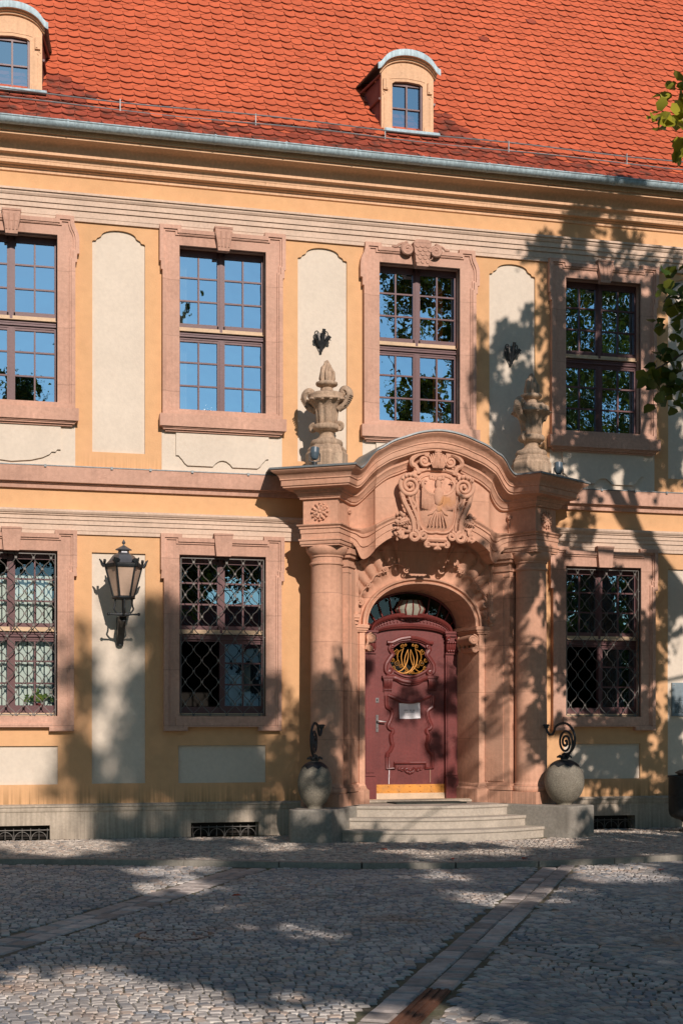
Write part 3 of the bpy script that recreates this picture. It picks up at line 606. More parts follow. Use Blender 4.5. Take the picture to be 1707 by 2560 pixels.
for sd in (-1, 1):
    bd = lambda k: (lambda q: q[6]+(q[7]-q[6])*k)
    ent.grid([prow(0.0, bd(0), sd), prow(0.06, bd(0), sd), prow(0.06, bd(0.36), sd), prow(0.04, bd(0.37), sd), prow(0.09, bd(0.39), sd), prow(0.09, bd(0.66), sd), prow(0.07, bd(0.67), sd), prow(0.13, bd(0.70), sd), prow(0.13, bd(0.8), sd),
              prow(0.20, bd(0.90), sd), prow(0.21, bd(0.97), sd), prow(0.0, bd(1.0), sd)])
    ent.grid([prow(0.0, bd(1.0), sd), prow(0.0, lambda q: 0.5*q[7]+0.5*(4.52+q[4]), sd), prow(0.0, lambda q: 4.52+q[4], sd)])
    cz = lambda t, z: (t, lambda q: 4.52+z+q[4]*(1-min(1, t/0.62))+q[5]*min(1, t/0.62))
    ent.grid([prow(*cz(t, z), sd) for t, z in ((0, 0), (0.10, 0.004), (0.11, 0.025), (0.15, 0.03), (0.17, 0.05), (0.24, 0.085), (0.27, 0.088), (0.28, 0.115), (0.31, 0.125), (0.60, 0.14), (0.60, 0.155), (0.645, 0.165), (0.65, 0.17), (0.65, 0.235), (0.69, 0.24), (0.69, 0.258), (0.70, 0.262), (0.72, 0.285), (0.80, 0.315), (0.90, 0.335), (0.95, 0.355), (0.95, 0.375))])
    lr = [prow(0.95, lambda q: 4.896+q[5], sd), prow(1.0, lambda q: 4.892+q[5], sd), prow(1.005, lambda q: 4.905+q[5], sd), prow(0.99, lambda q: 4.918+q[5], sd)]
    bk = [W3(q[2] if i > 1 else (1.84 if i == 0 else 2.2), 0.0, 4.975+q[5], sd) for i, q in enumerate(PP)]
    lead.grid(lr+[bk])
    # pier blocks, soffits
    ent.hprism(psq(sd, -0.75, 0.243, -0.243, 0.243), 3.985, 4.52)
    ent.hprism(psq(sd, -0.62, 0.22, -0.22, 0.22), 3.90, 3.99)
portal = ent.build('portal', M_port, hall, smooth=30)
lead.build('lead_flashing', M_lead, portal, smooth=40)
# jambs, respond pilasters, imposts, bases
for sd in (-1, 1):
    pj = MB()
    pl = lambda pts: [(AX+sd*a, -p) for a, p in pts]
    pj.hprism(pl([(0.70, -0.6), (0.70, -0.40), (0.83, 0.14), (0.835, 0.155), (0.915, 0.16), (0.92, 0.14), (0.935, 0.14), (0.94, 0.17), (0.985, 0.19), (1.0, 0.10), (1.0, -0.6)]), 0.6, 2.86)
    pj.hprism(psq(sd, -0.75, -0.20, -0.235, 0.20), 0.6, 3.9)
    pj.hprism(psq(sd, -0.64, -0.30, -0.245, -0.235), 0.72, 3.62)
    for e, z0, z1 in ((0.008, 3.58, 3.60), (0.02, 3.66, 3.70), (0.04, 3.78, 3.83), (0.065, 3.83, 3.90)): pj.hprism(psq(sd, -0.74, -0.20+e, -0.235-e, 0.2), z0, z1)
    # impost mouldings
    for e, z0, z1 in ((0.015, 2.80, 2.825), (0.03, 2.825, 2.85), (0.045, 2.855, 2.895), (0.03, 2.895, 2.905)):
        pj.hprism(pl([(0.70-e, -0.5), (0.70-e, -0.40), (0.825-e, 0.15+e), (0.985+e*0.4, 0.19+e), (1.0, 0.0), (1.0, -0.5)]), z0, z1)
    # plinth blocks
    b0 = [(0.66, -0.5), (0.665, -0.42), (0.775, 0.18), (0.79, 0.20), (0.97, 0.25), (1.06, 0.26), (1.0, -0.5)]
    b1 = [(0.69, -0.5), (0.69, -0.42), (0.81, 0.155), (0.82, 0.165), (0.97, 0.21), (1.03, 0.22), (1.0, -0.5)]
    pj.hprism(pl(b0), 0.42, 0.605); pj.hprism(pl(b0), 0.605, 0.635, pl(b1)); pj.hprism(pl(b1), 0.635, 0.65); pj.hprism(pl(b1), 0.65, 0.70, pl([(0.70, -0.5), (0.70, -0.40), (0.832, 0.14), (0.84, 0.158), (0.985, 0.19), (1.0, 0.19), (1.0, -0.5)]))
    for e, z0, z1 in ((0.06, 0.42, 0.59), (0.05, 0.60, 0.65), (0.03, 0.65, 0.69)): pj.hprism(psq(sd, -0.75, -0.20+e, -0.235-e, 0.26), z0, z1)
    # scroll consoles on the reveal
    for a, z, r in ((0.745, 2.715, 0.072), (0.765, 2.575, 0.042)):
        n = 14; pj.grid([[(AX+sd*(a+r*math.cos(2*math.pi*k/n)), y, z+r*math.sin(2*math.pi*k/n)) for k in range(n+1)] for y in (0.36, -0.17)])
        for y in (-0.172,): pj.tube(spiral((AX+sd*a, y, z), r, 0.01, 1.8, R(90), -sd, 30), 0.012, 5)
        pj.ell((AX+sd*a, -0.165, z), (r*0.9, 0.012, r*0.9))
    pj.grid([[(AX+sd*(0.70-0.02*k), y, 2.78-0.2*j/6) for k in range(2)] for j in range(7) for y in (0.3,)])
    for k in range(5): pj.tube([(AX+sd*(0.695+0.026*k), 0.32-0.12*k, 2.76), (AX+sd*(0.69+0.026*k), 0.32-0.12*k, 2.66), (AX+sd*(0.72+0.026*k), 0.32-0.12*k, 2.56)], 0.02, 6)
    pj.build('jamb', M_port, portal, smooth=30)
def column(sd):
    mb = MB(); c = (AX+sd*CA, -CP, 0)
    mb.hprism(psq(sd, -0.27, 0.27, -0.27, 0.27), 0.42, 0.588)
    pr = [(0.262, 0.588), (0.272, 0.605), (0.272, 0.645), (0.258, 0.665), (0.24, 0.668), (0.238, 0.69), (0.228, 0.70), (0.222, 0.73)]
    for k in range(9): q = k/8; pr.append((0.2235-0.014*q**1.8, 0.74+q*2.9))
    pr += [(0.212, 3.655), (0.228, 3.662), (0.232, 3.675), (0.228, 3.688), (0.212, 3.695), (0.21, 3.76), (0.226, 3.765), (0.228, 3.785), (0.235, 3.79), (0.262, 3.82), (0.278, 3.86), (0.282, 3.885), (0.275, 3.905)]
    mb.lathe(pr, 40, c)
    mb.hprism(psq(sd, -0.28, 0.262, -0.272, 0.272), 3.90, 3.925); mb.hprism(psq(sd, -0.32, 0.275, -0.285, 0.285), 3.925, 3.972); mb.hprism(psq(sd, -0.33, 0.288, -0.298, 0.298), 3.972, 3.995)
    mb.hprism(psq(sd, -0.62, -0.20, -0.285, 0.26), 3.925, 3.995)
    return mb.build('column', M_port, portal, smooth=35)
for sd in (-1, 1): column(sd)
# rosettes on the pier fronts and buds at the valley
def rosette(sd):
    mb = MB(); o = pf(0.245, 0.0); U = Vector((sd*NP, NA, 0)); O = Vector((AX+sd*o[0], -o[1], 4.355)); F = Vector((sd*NA, -NP, 0)); V = Vector((0, 0, 1))
    for ring, (n, r, w) in enumerate(((12, 0.085, 0.030), (8, 0.055, 0.03))):
        for k in range(n):
            a = 2*math.pi*(k+0.5*ring)/n; d = U*math.cos(a)+V*math.sin(a); s_ = -U*math.sin(a)+V*math.cos(a)
            rot = Matrix((d, s_, F)).transposed(); mb.ell(O+d*r+F*(0.012+0.014*ring), (0.042, w*0.72, 0.016), 8, 6, rot)
            mb.ell(O+d*(r+0.026)+F*(0.024+0.012*ring), (0.014, w*0.6, 0.012), 6, 5, rot)
    mb.ell(O+F*0.03, (0.024, 0.024, 0.024), 10, 8)
    n = 20; mb.add([O+F*0.006+(U*math.cos(2*math.pi*k/n)+V*math.sin(2*math.pi*k/n))*0.118 for k in range(n)], [tuple(range(n))])
    mb.build('rosette', M_port, portal, smooth=50); mb = MB()
    mb.tube([Vector((AX+sd*1.15, -0.50, 4.36)), Vector((AX+sd*1.15, -0.50, 4.18))], [0.012, 0.004], 6); mb.ell((AX+sd*1.15, -0.50, 4.40), (0.032, 0.03, 0.045)); mb.tube(spiral((AX+sd*1.15, -0.535, 4.40), 0.03, 0.006, 1.5, 0, 1, 20), 0.008, 4)
    mb.build('bud_ornament', M_port, portal, smooth=50)
for sd in (-1, 1): rosette(sd)
# archivolt and shell tympanum
av = MB(); TH = [math.pi*k/48 for k in range(49)]
def ring(a, h, p, zs=2.90): return [(AX+a*math.copysign(abs(math.cos(t))**0.92, math.cos(t)), -p, zs+h*math.sin(t)**0.96) for t in TH]
av.grid([ring(0.70, 0.525, -0.5), ring(0.70, 0.525, -0.40), ring(0.785, 0.585, 0.12), ring(0.79, 0.59, 0.145), ring(0.815, 0.605, 0.15), ring(0.82, 0.61, 0.13), ring(0.835, 0.625, 0.135), ring(0.845, 0.645, 0.175), ring(0.865, 0.66, 0.18), ring(0.875, 0.668, 0.165), ring(0.88, 0.672, 0.06)])
av.build('archivolt', M_port, portal, smooth=30)
outer = [(1.0, 2.86), (1.0, 3.0), (1.0, 3.25), (1.0, 3.5), (0.99, 3.74)]+[(q[0], q[6]) for q in PP if q[0] < 0.97]
def resample(P, ts):
    d = [0]
    for a, b in zip(P, P[1:]): d.append(d[-1]+math.dist(a, b))
    out = []
    for t in ts:
        s_ = t*d[-1]; i = 0
        while i < len(P)-2 and d[i+1] < s_: i += 1
        q = (s_-d[i])/max(1e-9, d[i+1]-d[i]); out.append((P[i][0]+q*(P[i+1][0]-P[i][0]), P[i][1]+q*(P[i+1][1]-P[i][1])))
    return out
sh = MB(); NT = 160; inn = [(0.872*math.copysign(abs(math.cos(t))**0.92, math.cos(t)), 2.90+0.664*math.sin(t)**0.96) for t in [math.pi/2*k/NT for k in range(NT+1)]]
ou = resample(outer, [k/NT for k in range(NT+1)])
for sd in (-1, 1):
    rows = []
    for j in range(25):
        s_ = j/24; row = []
        for k in range(NT+1):
            a = inn[k][0]+(ou[k][0]-inn[k][0])*s_; z = inn[k][1]+(ou[k][1]-inn[k][1])*s_
            fl = abs(math.sin(math.pi*10.0*(k/NT)+1.3*s_)); bl = max(0, min(1, (s_-0.15)/0.2))*max(0, min(1, (0.97-s_)/0.1))
            p = 0.10+0.13*s_*s_+bl*0.06*(fl**0.7)*(1 if 0.1 < k/NT < 0.8 else 0.25)
            row.append(W3(a, p, z, sd))
        rows.append(row)
    sh.grid(rows)
    sh.grid([[W3(a, 0.20, z, sd) for a, z in [(q[0], q[6]) for q in PP if q[0] < 0.97]], prow(0.0, lambda q: q[6], sd)[-len([1 for q in PP if q[0] < 0.97]):]])
    sh.grid([[W3(1.0, p, z, sd) for p in (-0.1, 0.24)] for z in (2.86, 3.72)])
    # rocaille scrolls and ribs
    for (cx, cz, r, a0, d) in ((0.26, 3.665, 0.05, 90, 1), (0.56, 3.66, 0.042, 200, -1), (0.74, 3.80, 0.04, 60, 1), (0.80, 3.44, 0.036, 60, 1), (0.915, 3.20, 0.04, 100, 1), (0.94, 3.02, 0.03, 80, -1)):
        sh.tube(spiral(W3(cx, 0.215, cz, sd), r, 0.006, 1.6, R(a0) if sd > 0 else R(180-a0), d*sd, 26), [0.011]*20+[0.011-0.0007*k for k in range(7)], 6)
    for P in ([(0.26, 3.71), (0.40, 3.75), (0.52, 3.705), (0.57, 3.70)], [(0.60, 3.63), (0.70, 3.585), (0.76, 3.50), (0.80, 3.475)], [(0.83, 3.42), (0.885, 3.36), (0.92, 3.28), (0.93, 3.235)], [(0.72, 3.84), (0.66, 3.90), (0.58, 3.93), (0.50, 3.99)], [(0.93, 3.05), (0.955, 3.15), (0.95, 3.3), (0.96, 3.5), (0.93, 3.68), (0.85, 3.79), (0.76, 3.84)]):
        sh.tube([W3(a, 0.215, z, sd) for a, z in crom(P, 5)], 0.011, 6)
    # upright moulded strip beside the shell with a small cap
    for a, r_ in ((1.0, 0.030), (0.965, 0.014)): sh.tube([W3(a, 0.235, z, sd) for z in (2.90, 3.3, 3.76)], r_, 8)
    x0, x1 = sorted((AX+sd*0.94, AX+sd*1.045)); sh.box(x0, x1, -0.30, -0.1, 2.985, 3.035); sh.box(x0+0.012, x1-0.012, -0.285, -0.1, 2.95, 2.985)
sh.build('shell_tympanum', M_port, portal, smooth=45)
# cartouche with an eagle shield
ct = MB(); X = AX
def cp(z): return 0.72+0.10*(4.9-z)
back = [(0.0, 4.98), (0.14, 4.98), (0.24, 4.95), (0.34, 4.90), (0.40, 4.80), (0.40, 4.68), (0.36, 4.52), (0.315, 4.40), (0.28, 4.28), (0.26, 4.16), (0.25, 4.05), (0.20, 4.02), (0.10, 4.03), (0.0, 4.03)]
bl_ = [(X+a, z) for a, z in back]+[(X-a, z) for a, z in back[-2:0:-1]]
ct.plate(bl_, -0.76, y2=-0.5)
ct.tube([(x, -0.765, z) for x, z in bl_+bl_[:1]], 0.035, 7)
rim = [(0.0, 4.875), (0.10, 4.90), (0.20, 4.87), (0.275, 4.79), (0.30, 4.68), (0.285, 4.55), (0.27, 4.44), (0.26, 4.32), (0.235, 4.22), (0.17, 4.14), (0.08, 4.12), (0.0, 4.13)]
rl = crom(rim, 3); rl = [(X+a, z) for a, z in rl]+[(X-a, z) for a, z in rl[-2:0:-1]]; cz0 = 4.5
ct.grid([[(X+(x-X)*s_, -(0.765+0.10*(1-s_**2.2)), cz0+(z-cz0)*s_) for x, z in rl+rl[:1]] for s_ in (1, 0.95, 0.85, 0.7, 0.5, 0.3, 0.1, 0.001)])
ct.tube([(x, -0.775, z) for x, z in rl+rl[:1]], 0.02, 6)
for sd in (-1, 1):
    ct.tube(spiral((X+sd*0.385, -0.80, 4.74), 0.15, 0.018, 2.4, R(90+sd*35), -sd, 70), [0.036-0.0003*k for k in range(71)], 8)
    ct.ell((X+sd*0.385, -0.765, 4.74), (0.125, 0.03, 0.125)); ct.ell((X+sd*0.385, -0.825, 4.74), (0.022, 0.03, 0.022))
    for k in range(6): a = R(40+22*k); ct.ell((X+sd*(0.385+0.145*math.cos(a)), -0.845, 4.74+0.145*math.sin(a)), (0.018, 0.012, 0.026), 6, 5)
    ct.tube([(X+sd*a, -p, z) for a, z, p in crom([(0.50, 4.66, 0.78), (0.46, 4.52, 0.79), (0.40, 4.40, 0.80), (0.345, 4.28, 0.80), (0.33, 4.16, 0.80), (0.34, 4.08, 0.79)], 4)], [0.034]*16+[0.034-0.002*k for k in range(5)], 7)
    ct.tube([(X+sd*(a-0.075), -p, z) for a, z, p in crom([(0.475, 4.60, 0.79), (0.44, 4.50, 0.80), (0.39, 4.38, 0.80), (0.345, 4.26, 0.80), (0.34, 4.14, 0.80)], 4)], 0.020, 6)
    for k in range(5): ct.tube([(X+sd*(0.455-0.03*k), -0.80, 4.56-0.075*k), (X+sd*(0.36-0.018*k), -0.80, 4.55-0.075*k)], 0.006, 4)
    ct.tube([(X+sd*a, -0.79, z) for a, z in crom([(0.335, 4.62), (0.345, 4.55), (0.30, 4.48), (0.325, 4.43), (0.29, 4.36), (0.275, 4.22)], 4)], 0.022, 6)
    ct.tube(spiral((X+sd*0.335, -0.82, 4.06), 0.075, 0.02, 1.3, R(90), sd, 26), 0.03, 7); ct.tube(spiral((X+sd*0.20, -0.82, 4.07), 0.06, 0.015, 1.3, R(90), -sd, 26), 0.024, 7)
    # crest volutes
    ct.tube([(X+sd*a, -p, z) for a, z, p in crom([(0.12, 5.17, 0.80), (0.20, 5.19, 0.80), (0.29, 5.155, 0.80), (0.355, 5.09, 0.79), (0.345, 5.03, 0.78), (0.30, 5.01, 0.77), (0.27, 4.96, 0.77), (0.25, 4.91, 0.77)], 4)], 0.036, 7)
    ct.tube(spiral((X+sd*0.185, -0.82, 5.08), 0.085, 0.012, 1.7, R(90), sd, 36), 0.022, 6); ct.ell((X+sd*0.185, -0.80, 5.08), (0.05, 0.03, 0.05))
    for k in range(5): ct.tube([(X+sd*(0.012+0.030*k), -0.86+0.006*k, 5.20-0.012*k), (X+sd*(0.025+0.022*k), -0.885+0.004*k, 5.09), (X+sd*(0.015+0.014*k), -0.85, 4.985)], [0.011, 0.015, 0.007], 6)
    for k in range(6): ct.ell((X+sd*(0.03+0.018*k), -0.875, 5.17-0.028*k), (0.022, 0.008, 0.010), 6, 5, Matrix.Rotation(sd*0.7, 3, 'Y'))
    # fruit and leaf bunches
    r2 = random.Random(5+sd)
    for k in range(54):
        a = 0.45+r2.uniform(-0.12, 0.10); z = 4.20+r2.uniform(-0.18, 0.17); q = r2.random()
        rot = Matrix.Rotation(r2.uniform(0, 3.1), 3, 'Y') @ Matrix.Rotation(r2.uniform(-0.6, 0.6), 3, 'X')
        ct.ell((X+sd*a, -0.72-0.07*r2.random(), z), ((0.055, 0.014, 0.026) if q < 0.65 else (0.024, 0.024, 0.024)), 7, 5, rot)
    for k in range(5): ct.tube([(X+sd*0.40, -0.75, 4.33), (X+sd*(0.40+0.03*k), -0.79, 4.27-0.01*k), (X+sd*(0.36+0.035*k), -0.77, 4.20)], [0.008, 0.02, 0.004], 5)
    ct.tube(spiral((X+sd*0.13, -0.80, 3.955), 0.045, 0.01, 1.5, R(90), -sd, 24), 0.018, 6); ct.ell((X+sd*0.06, -0.80, 3.95), (0.07, 0.035, 0.03)); ct.ell((X+sd*0.03, -0.81, 3.90), (0.03, 0.03, 0.02), 8, 6, Matrix.Rotation(sd*0.5, 3, 'Y'))
ct.ell((X, -0.84, 5.21), (0.055, 0.04, 0.03)); ct.ell((X, -0.86, 5.10), (0.02, 0.025, 0.12)); ct.ell((X, -0.80, 3.93), (0.035, 0.04, 0.055))
for k in range(6): a = (k-2.5)*0.036; ct.ell((X+a, -0.80, 4.86-0.02*(1-abs(k-2.5)/2.5)), (0.022, 0.014, 0.03), 7, 5)
cart = ct.build('coat_of_arms', M_port, portal, smooth=50)
eg = MB(); ey = -0.862
eg.ell((X, ey-0.004, 4.60), (0.075, 0.042, 0.135), 12, 10); eg.ell((X, ey, 4.76), (0.042, 0.028, 0.085), 10, 8); eg.ell((X+0.01, ey-0.005, 4.835), (0.038, 0.026, 0.03), 10, 8)
eg.tube([(X+0.03, ey-0.012, 4.84), (X+0.062, ey-0.014, 4.835), (X+0.072, ey-0.01, 4.815)], [0.014, 0.01, 0.003], 6); eg.ell((X, ey+0.005, 4.46), (0.055, 0.022, 0.07), 10, 7)
for sd in (-1, 1):
    eg.tube([(X+sd*a, ey+0.004, z) for a, z in crom([(0.05, 4.62), (0.12, 4.63), (0.19, 4.68), (0.225, 4.76), (0.20, 4.81), (0.16, 4.795)], 4)], [0.028]*12+[0.028-0.0025*k for k in range(9)], 7)
    for k in range(10): a = 0.06+0.0185*k; eg.tube([(X+sd*a, ey-0.004, 4.63+0.008*k), (X+sd*(a+0.004), ey-0.002, 4.50), (X+sd*(a-0.004), ey+0.014, 4.40+0.004*k)], [0.015, 0.0135, 0.008], 5, 0.9)
    eg.ell((X+sd*0.11, ey+0.012, 4.585), (0.07, 0.012, 0.03), 10, 6)
    eg.tube([(X+sd*0.03, ey, 4.44), (X+sd*0.09, ey+0.006, 4.37), (X+sd*0.14, ey+0.016, 4.35)], [0.018, 0.013, 0.006], 6)
    for k in range(3): a = (k+0.5)*0.026; eg.tube([(X+sd*a*0.5, ey+0.01, 4.42), (X+sd*a*1.5, ey+0.006, 4.30), (X+sd*a*2.0, ey+0.03, 4.205)], [0.008, 0.017, 0.01], 5)
M_eagle = mat('ochre_stained_sandstone', (0.555, 0.31, 0.205), 0.85, 0.15, 6, 0.1, 0.4, 60, 0, 0.2, stain=[((0.58, 0.27, 0.09), 4, 0.5, 0.65, 0.6)])
eg.build('eagle_relief', M_eagle, portal, smooth=50)

# ------------------------------------------------------------------ the door with fanlight
DY = 0.46
dm = MB(); y = DY
dm.plate([(X-0.522, 0.44), (X+0.522, 0.44), (X+0.522, 2.80)]+[(X+0.522*math.cos(a), 2.80+0.10*math.sin(a)) for a in [math.pi*k/20 for k in range(1, 20)]]+[(X-0.522, 2.80)], y, [[(X+px, pz) for px, pz in ((-0.24, 2.30), (-0.12, 2.235), (0, 2.215), (0.12, 2.235), (0.24, 2.30), (0.30, 2.42), (0.25, 2.52), (0.24, 2.62), (0.14, 2.69), (0, 2.71), (-0.14, 2.69), (-0.24, 2.62), (-0.25, 2.52), (-0.30, 2.42))]], y2=y+0.06, hy2=y+0.05)
def mould(P, r=0.030, both=True, yy=0.0, sub=4, f=0.9):
    for sd in ((-1, 1) if both else (1,)):
        q = crom(P, sub) if sub > 1 else P; dm.tube([(X+sd*a, y-0.008-yy, z) for a, z in q], r, 7, f); dm.tube([(X+sd*(a*0.90), y-0.004-yy, z) for a, z in q], r*0.45, 5)
mould([(0.355, 1.93), (0.35, 1.80), (0.335, 1.765), (0.275, 1.72), (0.265, 1.66), (0.29, 1.58), (0.325, 1.50), (0.30, 1.455), (0.262, 1.44), (0.262, 1.40), (0.285, 1.365), (0.28, 1.28), (0.265, 1.22), (0.30, 1.14), (0.34, 1.10), (0.345, 1.05)])
mould([(0.345, 1.06), (0.345, 0.885), (0.235, 0.885), (0.235, 0.965), (0.0, 0.965)], sub=1, r=0.024)
mould([(0.33, 1.94), (0.22, 1.90), (0.10, 1.85), (0.0, 1.84)], r=0.028)
mould([(0.36, 2.20), (0.22, 2.19), (0.12, 2.15), (0.0, 2.13)], r=0.035, yy=0.02); mould([(0.36, 2.17), (0.22, 2.16), (0.12, 2.11), (0.0, 2.09)], r=0.016, yy=0.01)
mould([(0.345, 2.70), (0.27, 2.70), (0.15, 2.75), (0.0, 2.775)], r=0.028, yy=0.025); mould([(0.33, 2.675), (0.26, 2.675), (0.15, 2.72), (0.0, 2.74)], r=0.016, yy=0.01)
mould([(0.27, 2.66), (0.30, 2.60), (0.26, 2.53), (0.30, 2.47), (0.355, 2.38), (0.36, 2.29), (0.32, 2.245)], r=0.034, yy=0.0)
mould([(0.30, 2.33), (0.22, 2.275), (0.10, 2.22), (0, 2.205)], r=0.02)
for sd in (-1, 1):
    dm.tube(spiral((X+sd*0.30, y-0.03, 2.27), 0.05, 0.008, 1.6, R(90), sd, 26), 0.015, 6); dm.ell((X+sd*0.30, y-0.02, 2.27), (0.035, 0.02, 0.035))
    dm.tube(spiral((X+sd*0.265, y-0.03, 2.64), 0.03, 0.006, 1.4, R(90), -sd, 20), 0.011, 6)
    dm.box(X+sd*0.335-0.085, X+sd*0.335+0.085, y-0.07, y, 2.185, 2.215); dm.box(X+sd*0.335-0.075, X+sd*0.335+0.075, y-0.055, y, 2.165, 2.185)
    for k in range(6): dm.tube([(X+sd*(0.28+0.022*k), y-0.045, 2.165), (X+sd*(0.283+0.021*k), y-0.05, 2.10), (X+sd*(0.286+0.02*k), y-0.022, 2.03)], [0.013, 0.013, 0.008], 5)
    for k in range(6): dm.ell((X+sd*(0.285+0.02*k), y-0.025, 2.015), (0.011, 0.018, 0.015), 6, 5)
    dm.box(X+sd*0.335-0.065, X+sd*0.335+0.065, y-0.02, y, 1.99, 2.16); dm.box(X+sd*0.335-0.045, X+sd*0.335+0.045, y-0.012, y, 1.93, 1.99)
    for (cx, cz, r) in ((0.05, 0.865, 0.035), (0.115, 0.872, 0.028), (0.16, 0.88, 0.018)): dm.tube(spiral((X+sd*cx, y-0.015, cz), r, 0.006, 1.5, R(90), -sd, 22), 0.010, 5)
for k in range(5): dm.ell((X+(k-2)*0.022, y-0.015, 0.835-0.008*(2-abs(k-2))), (0.014, 0.012, 0.024), 6, 5)
dm.ell((X, y-0.018, 0.86), (0.022, 0.016, 0.02))
door = dm.build('door', M_door, hall, smooth=40)
mb = MB(); mb.add([(X-0.34, y+0.045, 2.2), (X+0.34, y+0.045, 2.2), (X+0.34, y+0.045, 2.74), (X-0.34, y+0.045, 2.74)], [(0, 1, 2, 3)]); mb.build('pane', M_fglass, door, smooth=0)
mb = MB(); mb.box(X-0.9, X+0.9, y+0.5, y+0.52, 0.4, 3.6); mb.box(X-0.9, X+0.9, y+0.07, y+0.5, 0.38, 0.4); mb.build('interior', M_dark, door, smooth=0)
mb = MB(); yg = y+0.02     # gilded monogram of crossing strokes and scrolls
for sd in (-1, 1):
    for P in ([(0.02, 2.60), (0.06, 2.50), (0.07, 2.40), (0.03, 2.31), (-0.05, 2.26), (-0.14, 2.265), (-0.22, 2.32)], [(0.085, 2.62), (0.12, 2.50), (0.10, 2.38), (0.05, 2.30), (-0.01, 2.25)], [(0.02, 2.60), (0.02, 2.48), (0.06, 2.36), (0.13, 2.29), (0.20, 2.28)], [(0.10, 2.60), (0.16, 2.56), (0.18, 2.48), (0.15, 2.42)]):
        mb.tube([(X+sd*a, yg, z) for a, z in crom(P, 5)], [0.004+0.006*math.sin(math.pi*k/(5*(len(P)-1))) for k in range(5*(len(P)-1)+1)], 5)
    for cx, cz, r in ((0.19, 2.40, 0.045), (0.20, 2.56, 0.04), (0.11, 2.645, 0.03), (0.05, 2.27, 0.03), (0.25, 2.44, 0.03), (0.13, 2.36, 0.03), (0.24, 2.33, 0.03), (0.06, 2.66, 0.02), (0.16, 2.26, 0.022)): mb.tube(spiral((X+sd*cx, yg, cz), r, 0.006, 1.6, R(90), sd, 24), 0.0045, 4)
mb.build('gilded_monogram', M_gold, door)
mb = MB(); mb.box(X-0.515, X+0.515, y-0.015, y, 0.53, 0.655)
for k in range(7):
    for z in (0.56, 0.63): mb.ell((X-0.48+0.16*k, y-0.017, z), (0.013, 0.01, 0.013), 7, 5)
mb.build('kick_plate', M_kick, door, smooth=40)
mb = MB(); mb.box(X-0.315, X-0.306, y-0.002, y, 0.66, 0.80); mb.box(X-0.311, X-0.302, y-0.002, y, 0.75, 0.86); mb.build('paint_run', M_white, door, smooth=0)
mb = MB(); mb.box(X+0.31, X+0.314, y-0.002, y, 0.68, 0.87); mb.build('paint_run', M_drip, door, smooth=0)
mb = MB(); mb.hprism([(X-0.515, y-0.05), (X+0.515, y-0.05), (X+0.515, y), (X-0.515, y)], 0.435, 0.53, [(X-0.515, y-0.02), (X+0.515, y-0.02), (X+0.515, y), (X-0.515, y)]); mb.build('weather_board', M_drip, door, smooth=0)
mb = MB(); hx = X-0.488
mb.hprism([(hx-0.018, y-0.012), (hx+0.018, y-0.012), (hx+0.018, y), (hx-0.018, y)], 1.41, 1.655); mb.tube([(hx, y-0.01, 1.565), (hx, y-0.06, 1.565), (hx+0.02, y-0.065, 1.565), (hx+0.115, y-0.062, 1.555)], 0.011, 7); mb.ell((hx, y-0.014, 1.47), (0.008, 0.01, 0.012)); mb.ell((hx, y-0.014, 1.63), (0.009, 0.006, 0.009))
mb.build('handle', M_steel, door, smooth=40)
mb = MB(); mb.box(hx-0.026, hx+0.026, y-0.01, y, 1.83, 1.90); mb.cur = 1; mb.ell((hx, y-0.012, 1.868), (0.011, 0.008, 0.011)); mb.build('lock_plate', [M_steel, M_iron], door, smooth=40)
fm = MB()      # frame: pilasters, capitals, arched transom, fanlight bars
for sd in (-1, 1):
    bx = lambda a0, a1, y0, z0, z1: fm.box(*sorted((X+sd*a0, X+sd*a1)), y0, y+0.06, z0, z1)
    bx(0.525, 0.70, y-0.06, 0.43, 2.55); bx(0.55, 0.675, y-0.075, 0.83, 2.5); bx(0.522, 0.72, y-0.095, 0.43, 0.735); bx(0.525, 0.71, y-0.085, 0.735, 0.76); bx(0.53, 0.705, y-0.075, 0.78, 0.80)
    bx(0.535, 0.70, y-0.07, 2.55, 2.79); bx(0.515, 0.71, y-0.10, 2.79, 2.83); bx(0.52, 0.71, y-0.085, 2.53, 2.55); bx(0.50, 0.71, y-0.12, 2.83, 2.86)
    for k in range(5):
        fm.ell((X+sd*(0.545+0.036*k), y-0.085, 2.64), (0.022, 0.022, 0.07), 7, 6); fm.ell((X+sd*(0.545+0.036*k), y-0.10, 2.70), (0.02, 0.02, 0.02), 6, 5); fm.ell((X+sd*(0.562+0.036*k), y-0.09, 2.58), (0.018, 0.015, 0.022), 6, 5)
    for cx in (0.55, 0.69): fm.tube(spiral((X+sd*cx, y-0.10, 2.755), 0.03, 0.006, 1.5, 0, sd, 20), 0.010, 5)
TA = [math.pi*k/28 for k in range(29)]
def tarc(a, h, zs, p): return [(X-a*math.cos(t), p, zs+h*math.sin(t)) for t in TA]
fm.grid([tarc(0.525, 0.10, 2.80, y-0.005), tarc(0.525, 0.10, 2.80, y-0.05), tarc(0.53, 0.115, 2.805, y-0.06), tarc(0.535, 0.12, 2.81, y-0.075), tarc(0.54, 0.14, 2.82, y-0.08), tarc(0.545, 0.15, 2.82, y-0.05), tarc(0.56, 0.20, 2.84, y-0.05), tarc(0.57, 0.21, 2.845, y-0.085), tarc(0.60, 0.235, 2.85, y-0.115), tarc(0.61, 0.255, 2.86, y-0.12), tarc(0.60, 0.265, 2.865, y-0.06), tarc(0.60, 0.265, 2.865, y+0.04)])
for k in range(30):
    t = math.pi*(k+0.5)/30; fm.ell((X-0.568*math.cos(t), y-0.068, 2.842+0.212*math.sin(t)), (0.018, 0.014, 0.014), 6, 5); fm.ell((X-0.552*math.cos(t), y-0.055, 2.83+0.178*math.sin(t)), (0.012, 0.01, 0.02), 6, 5)
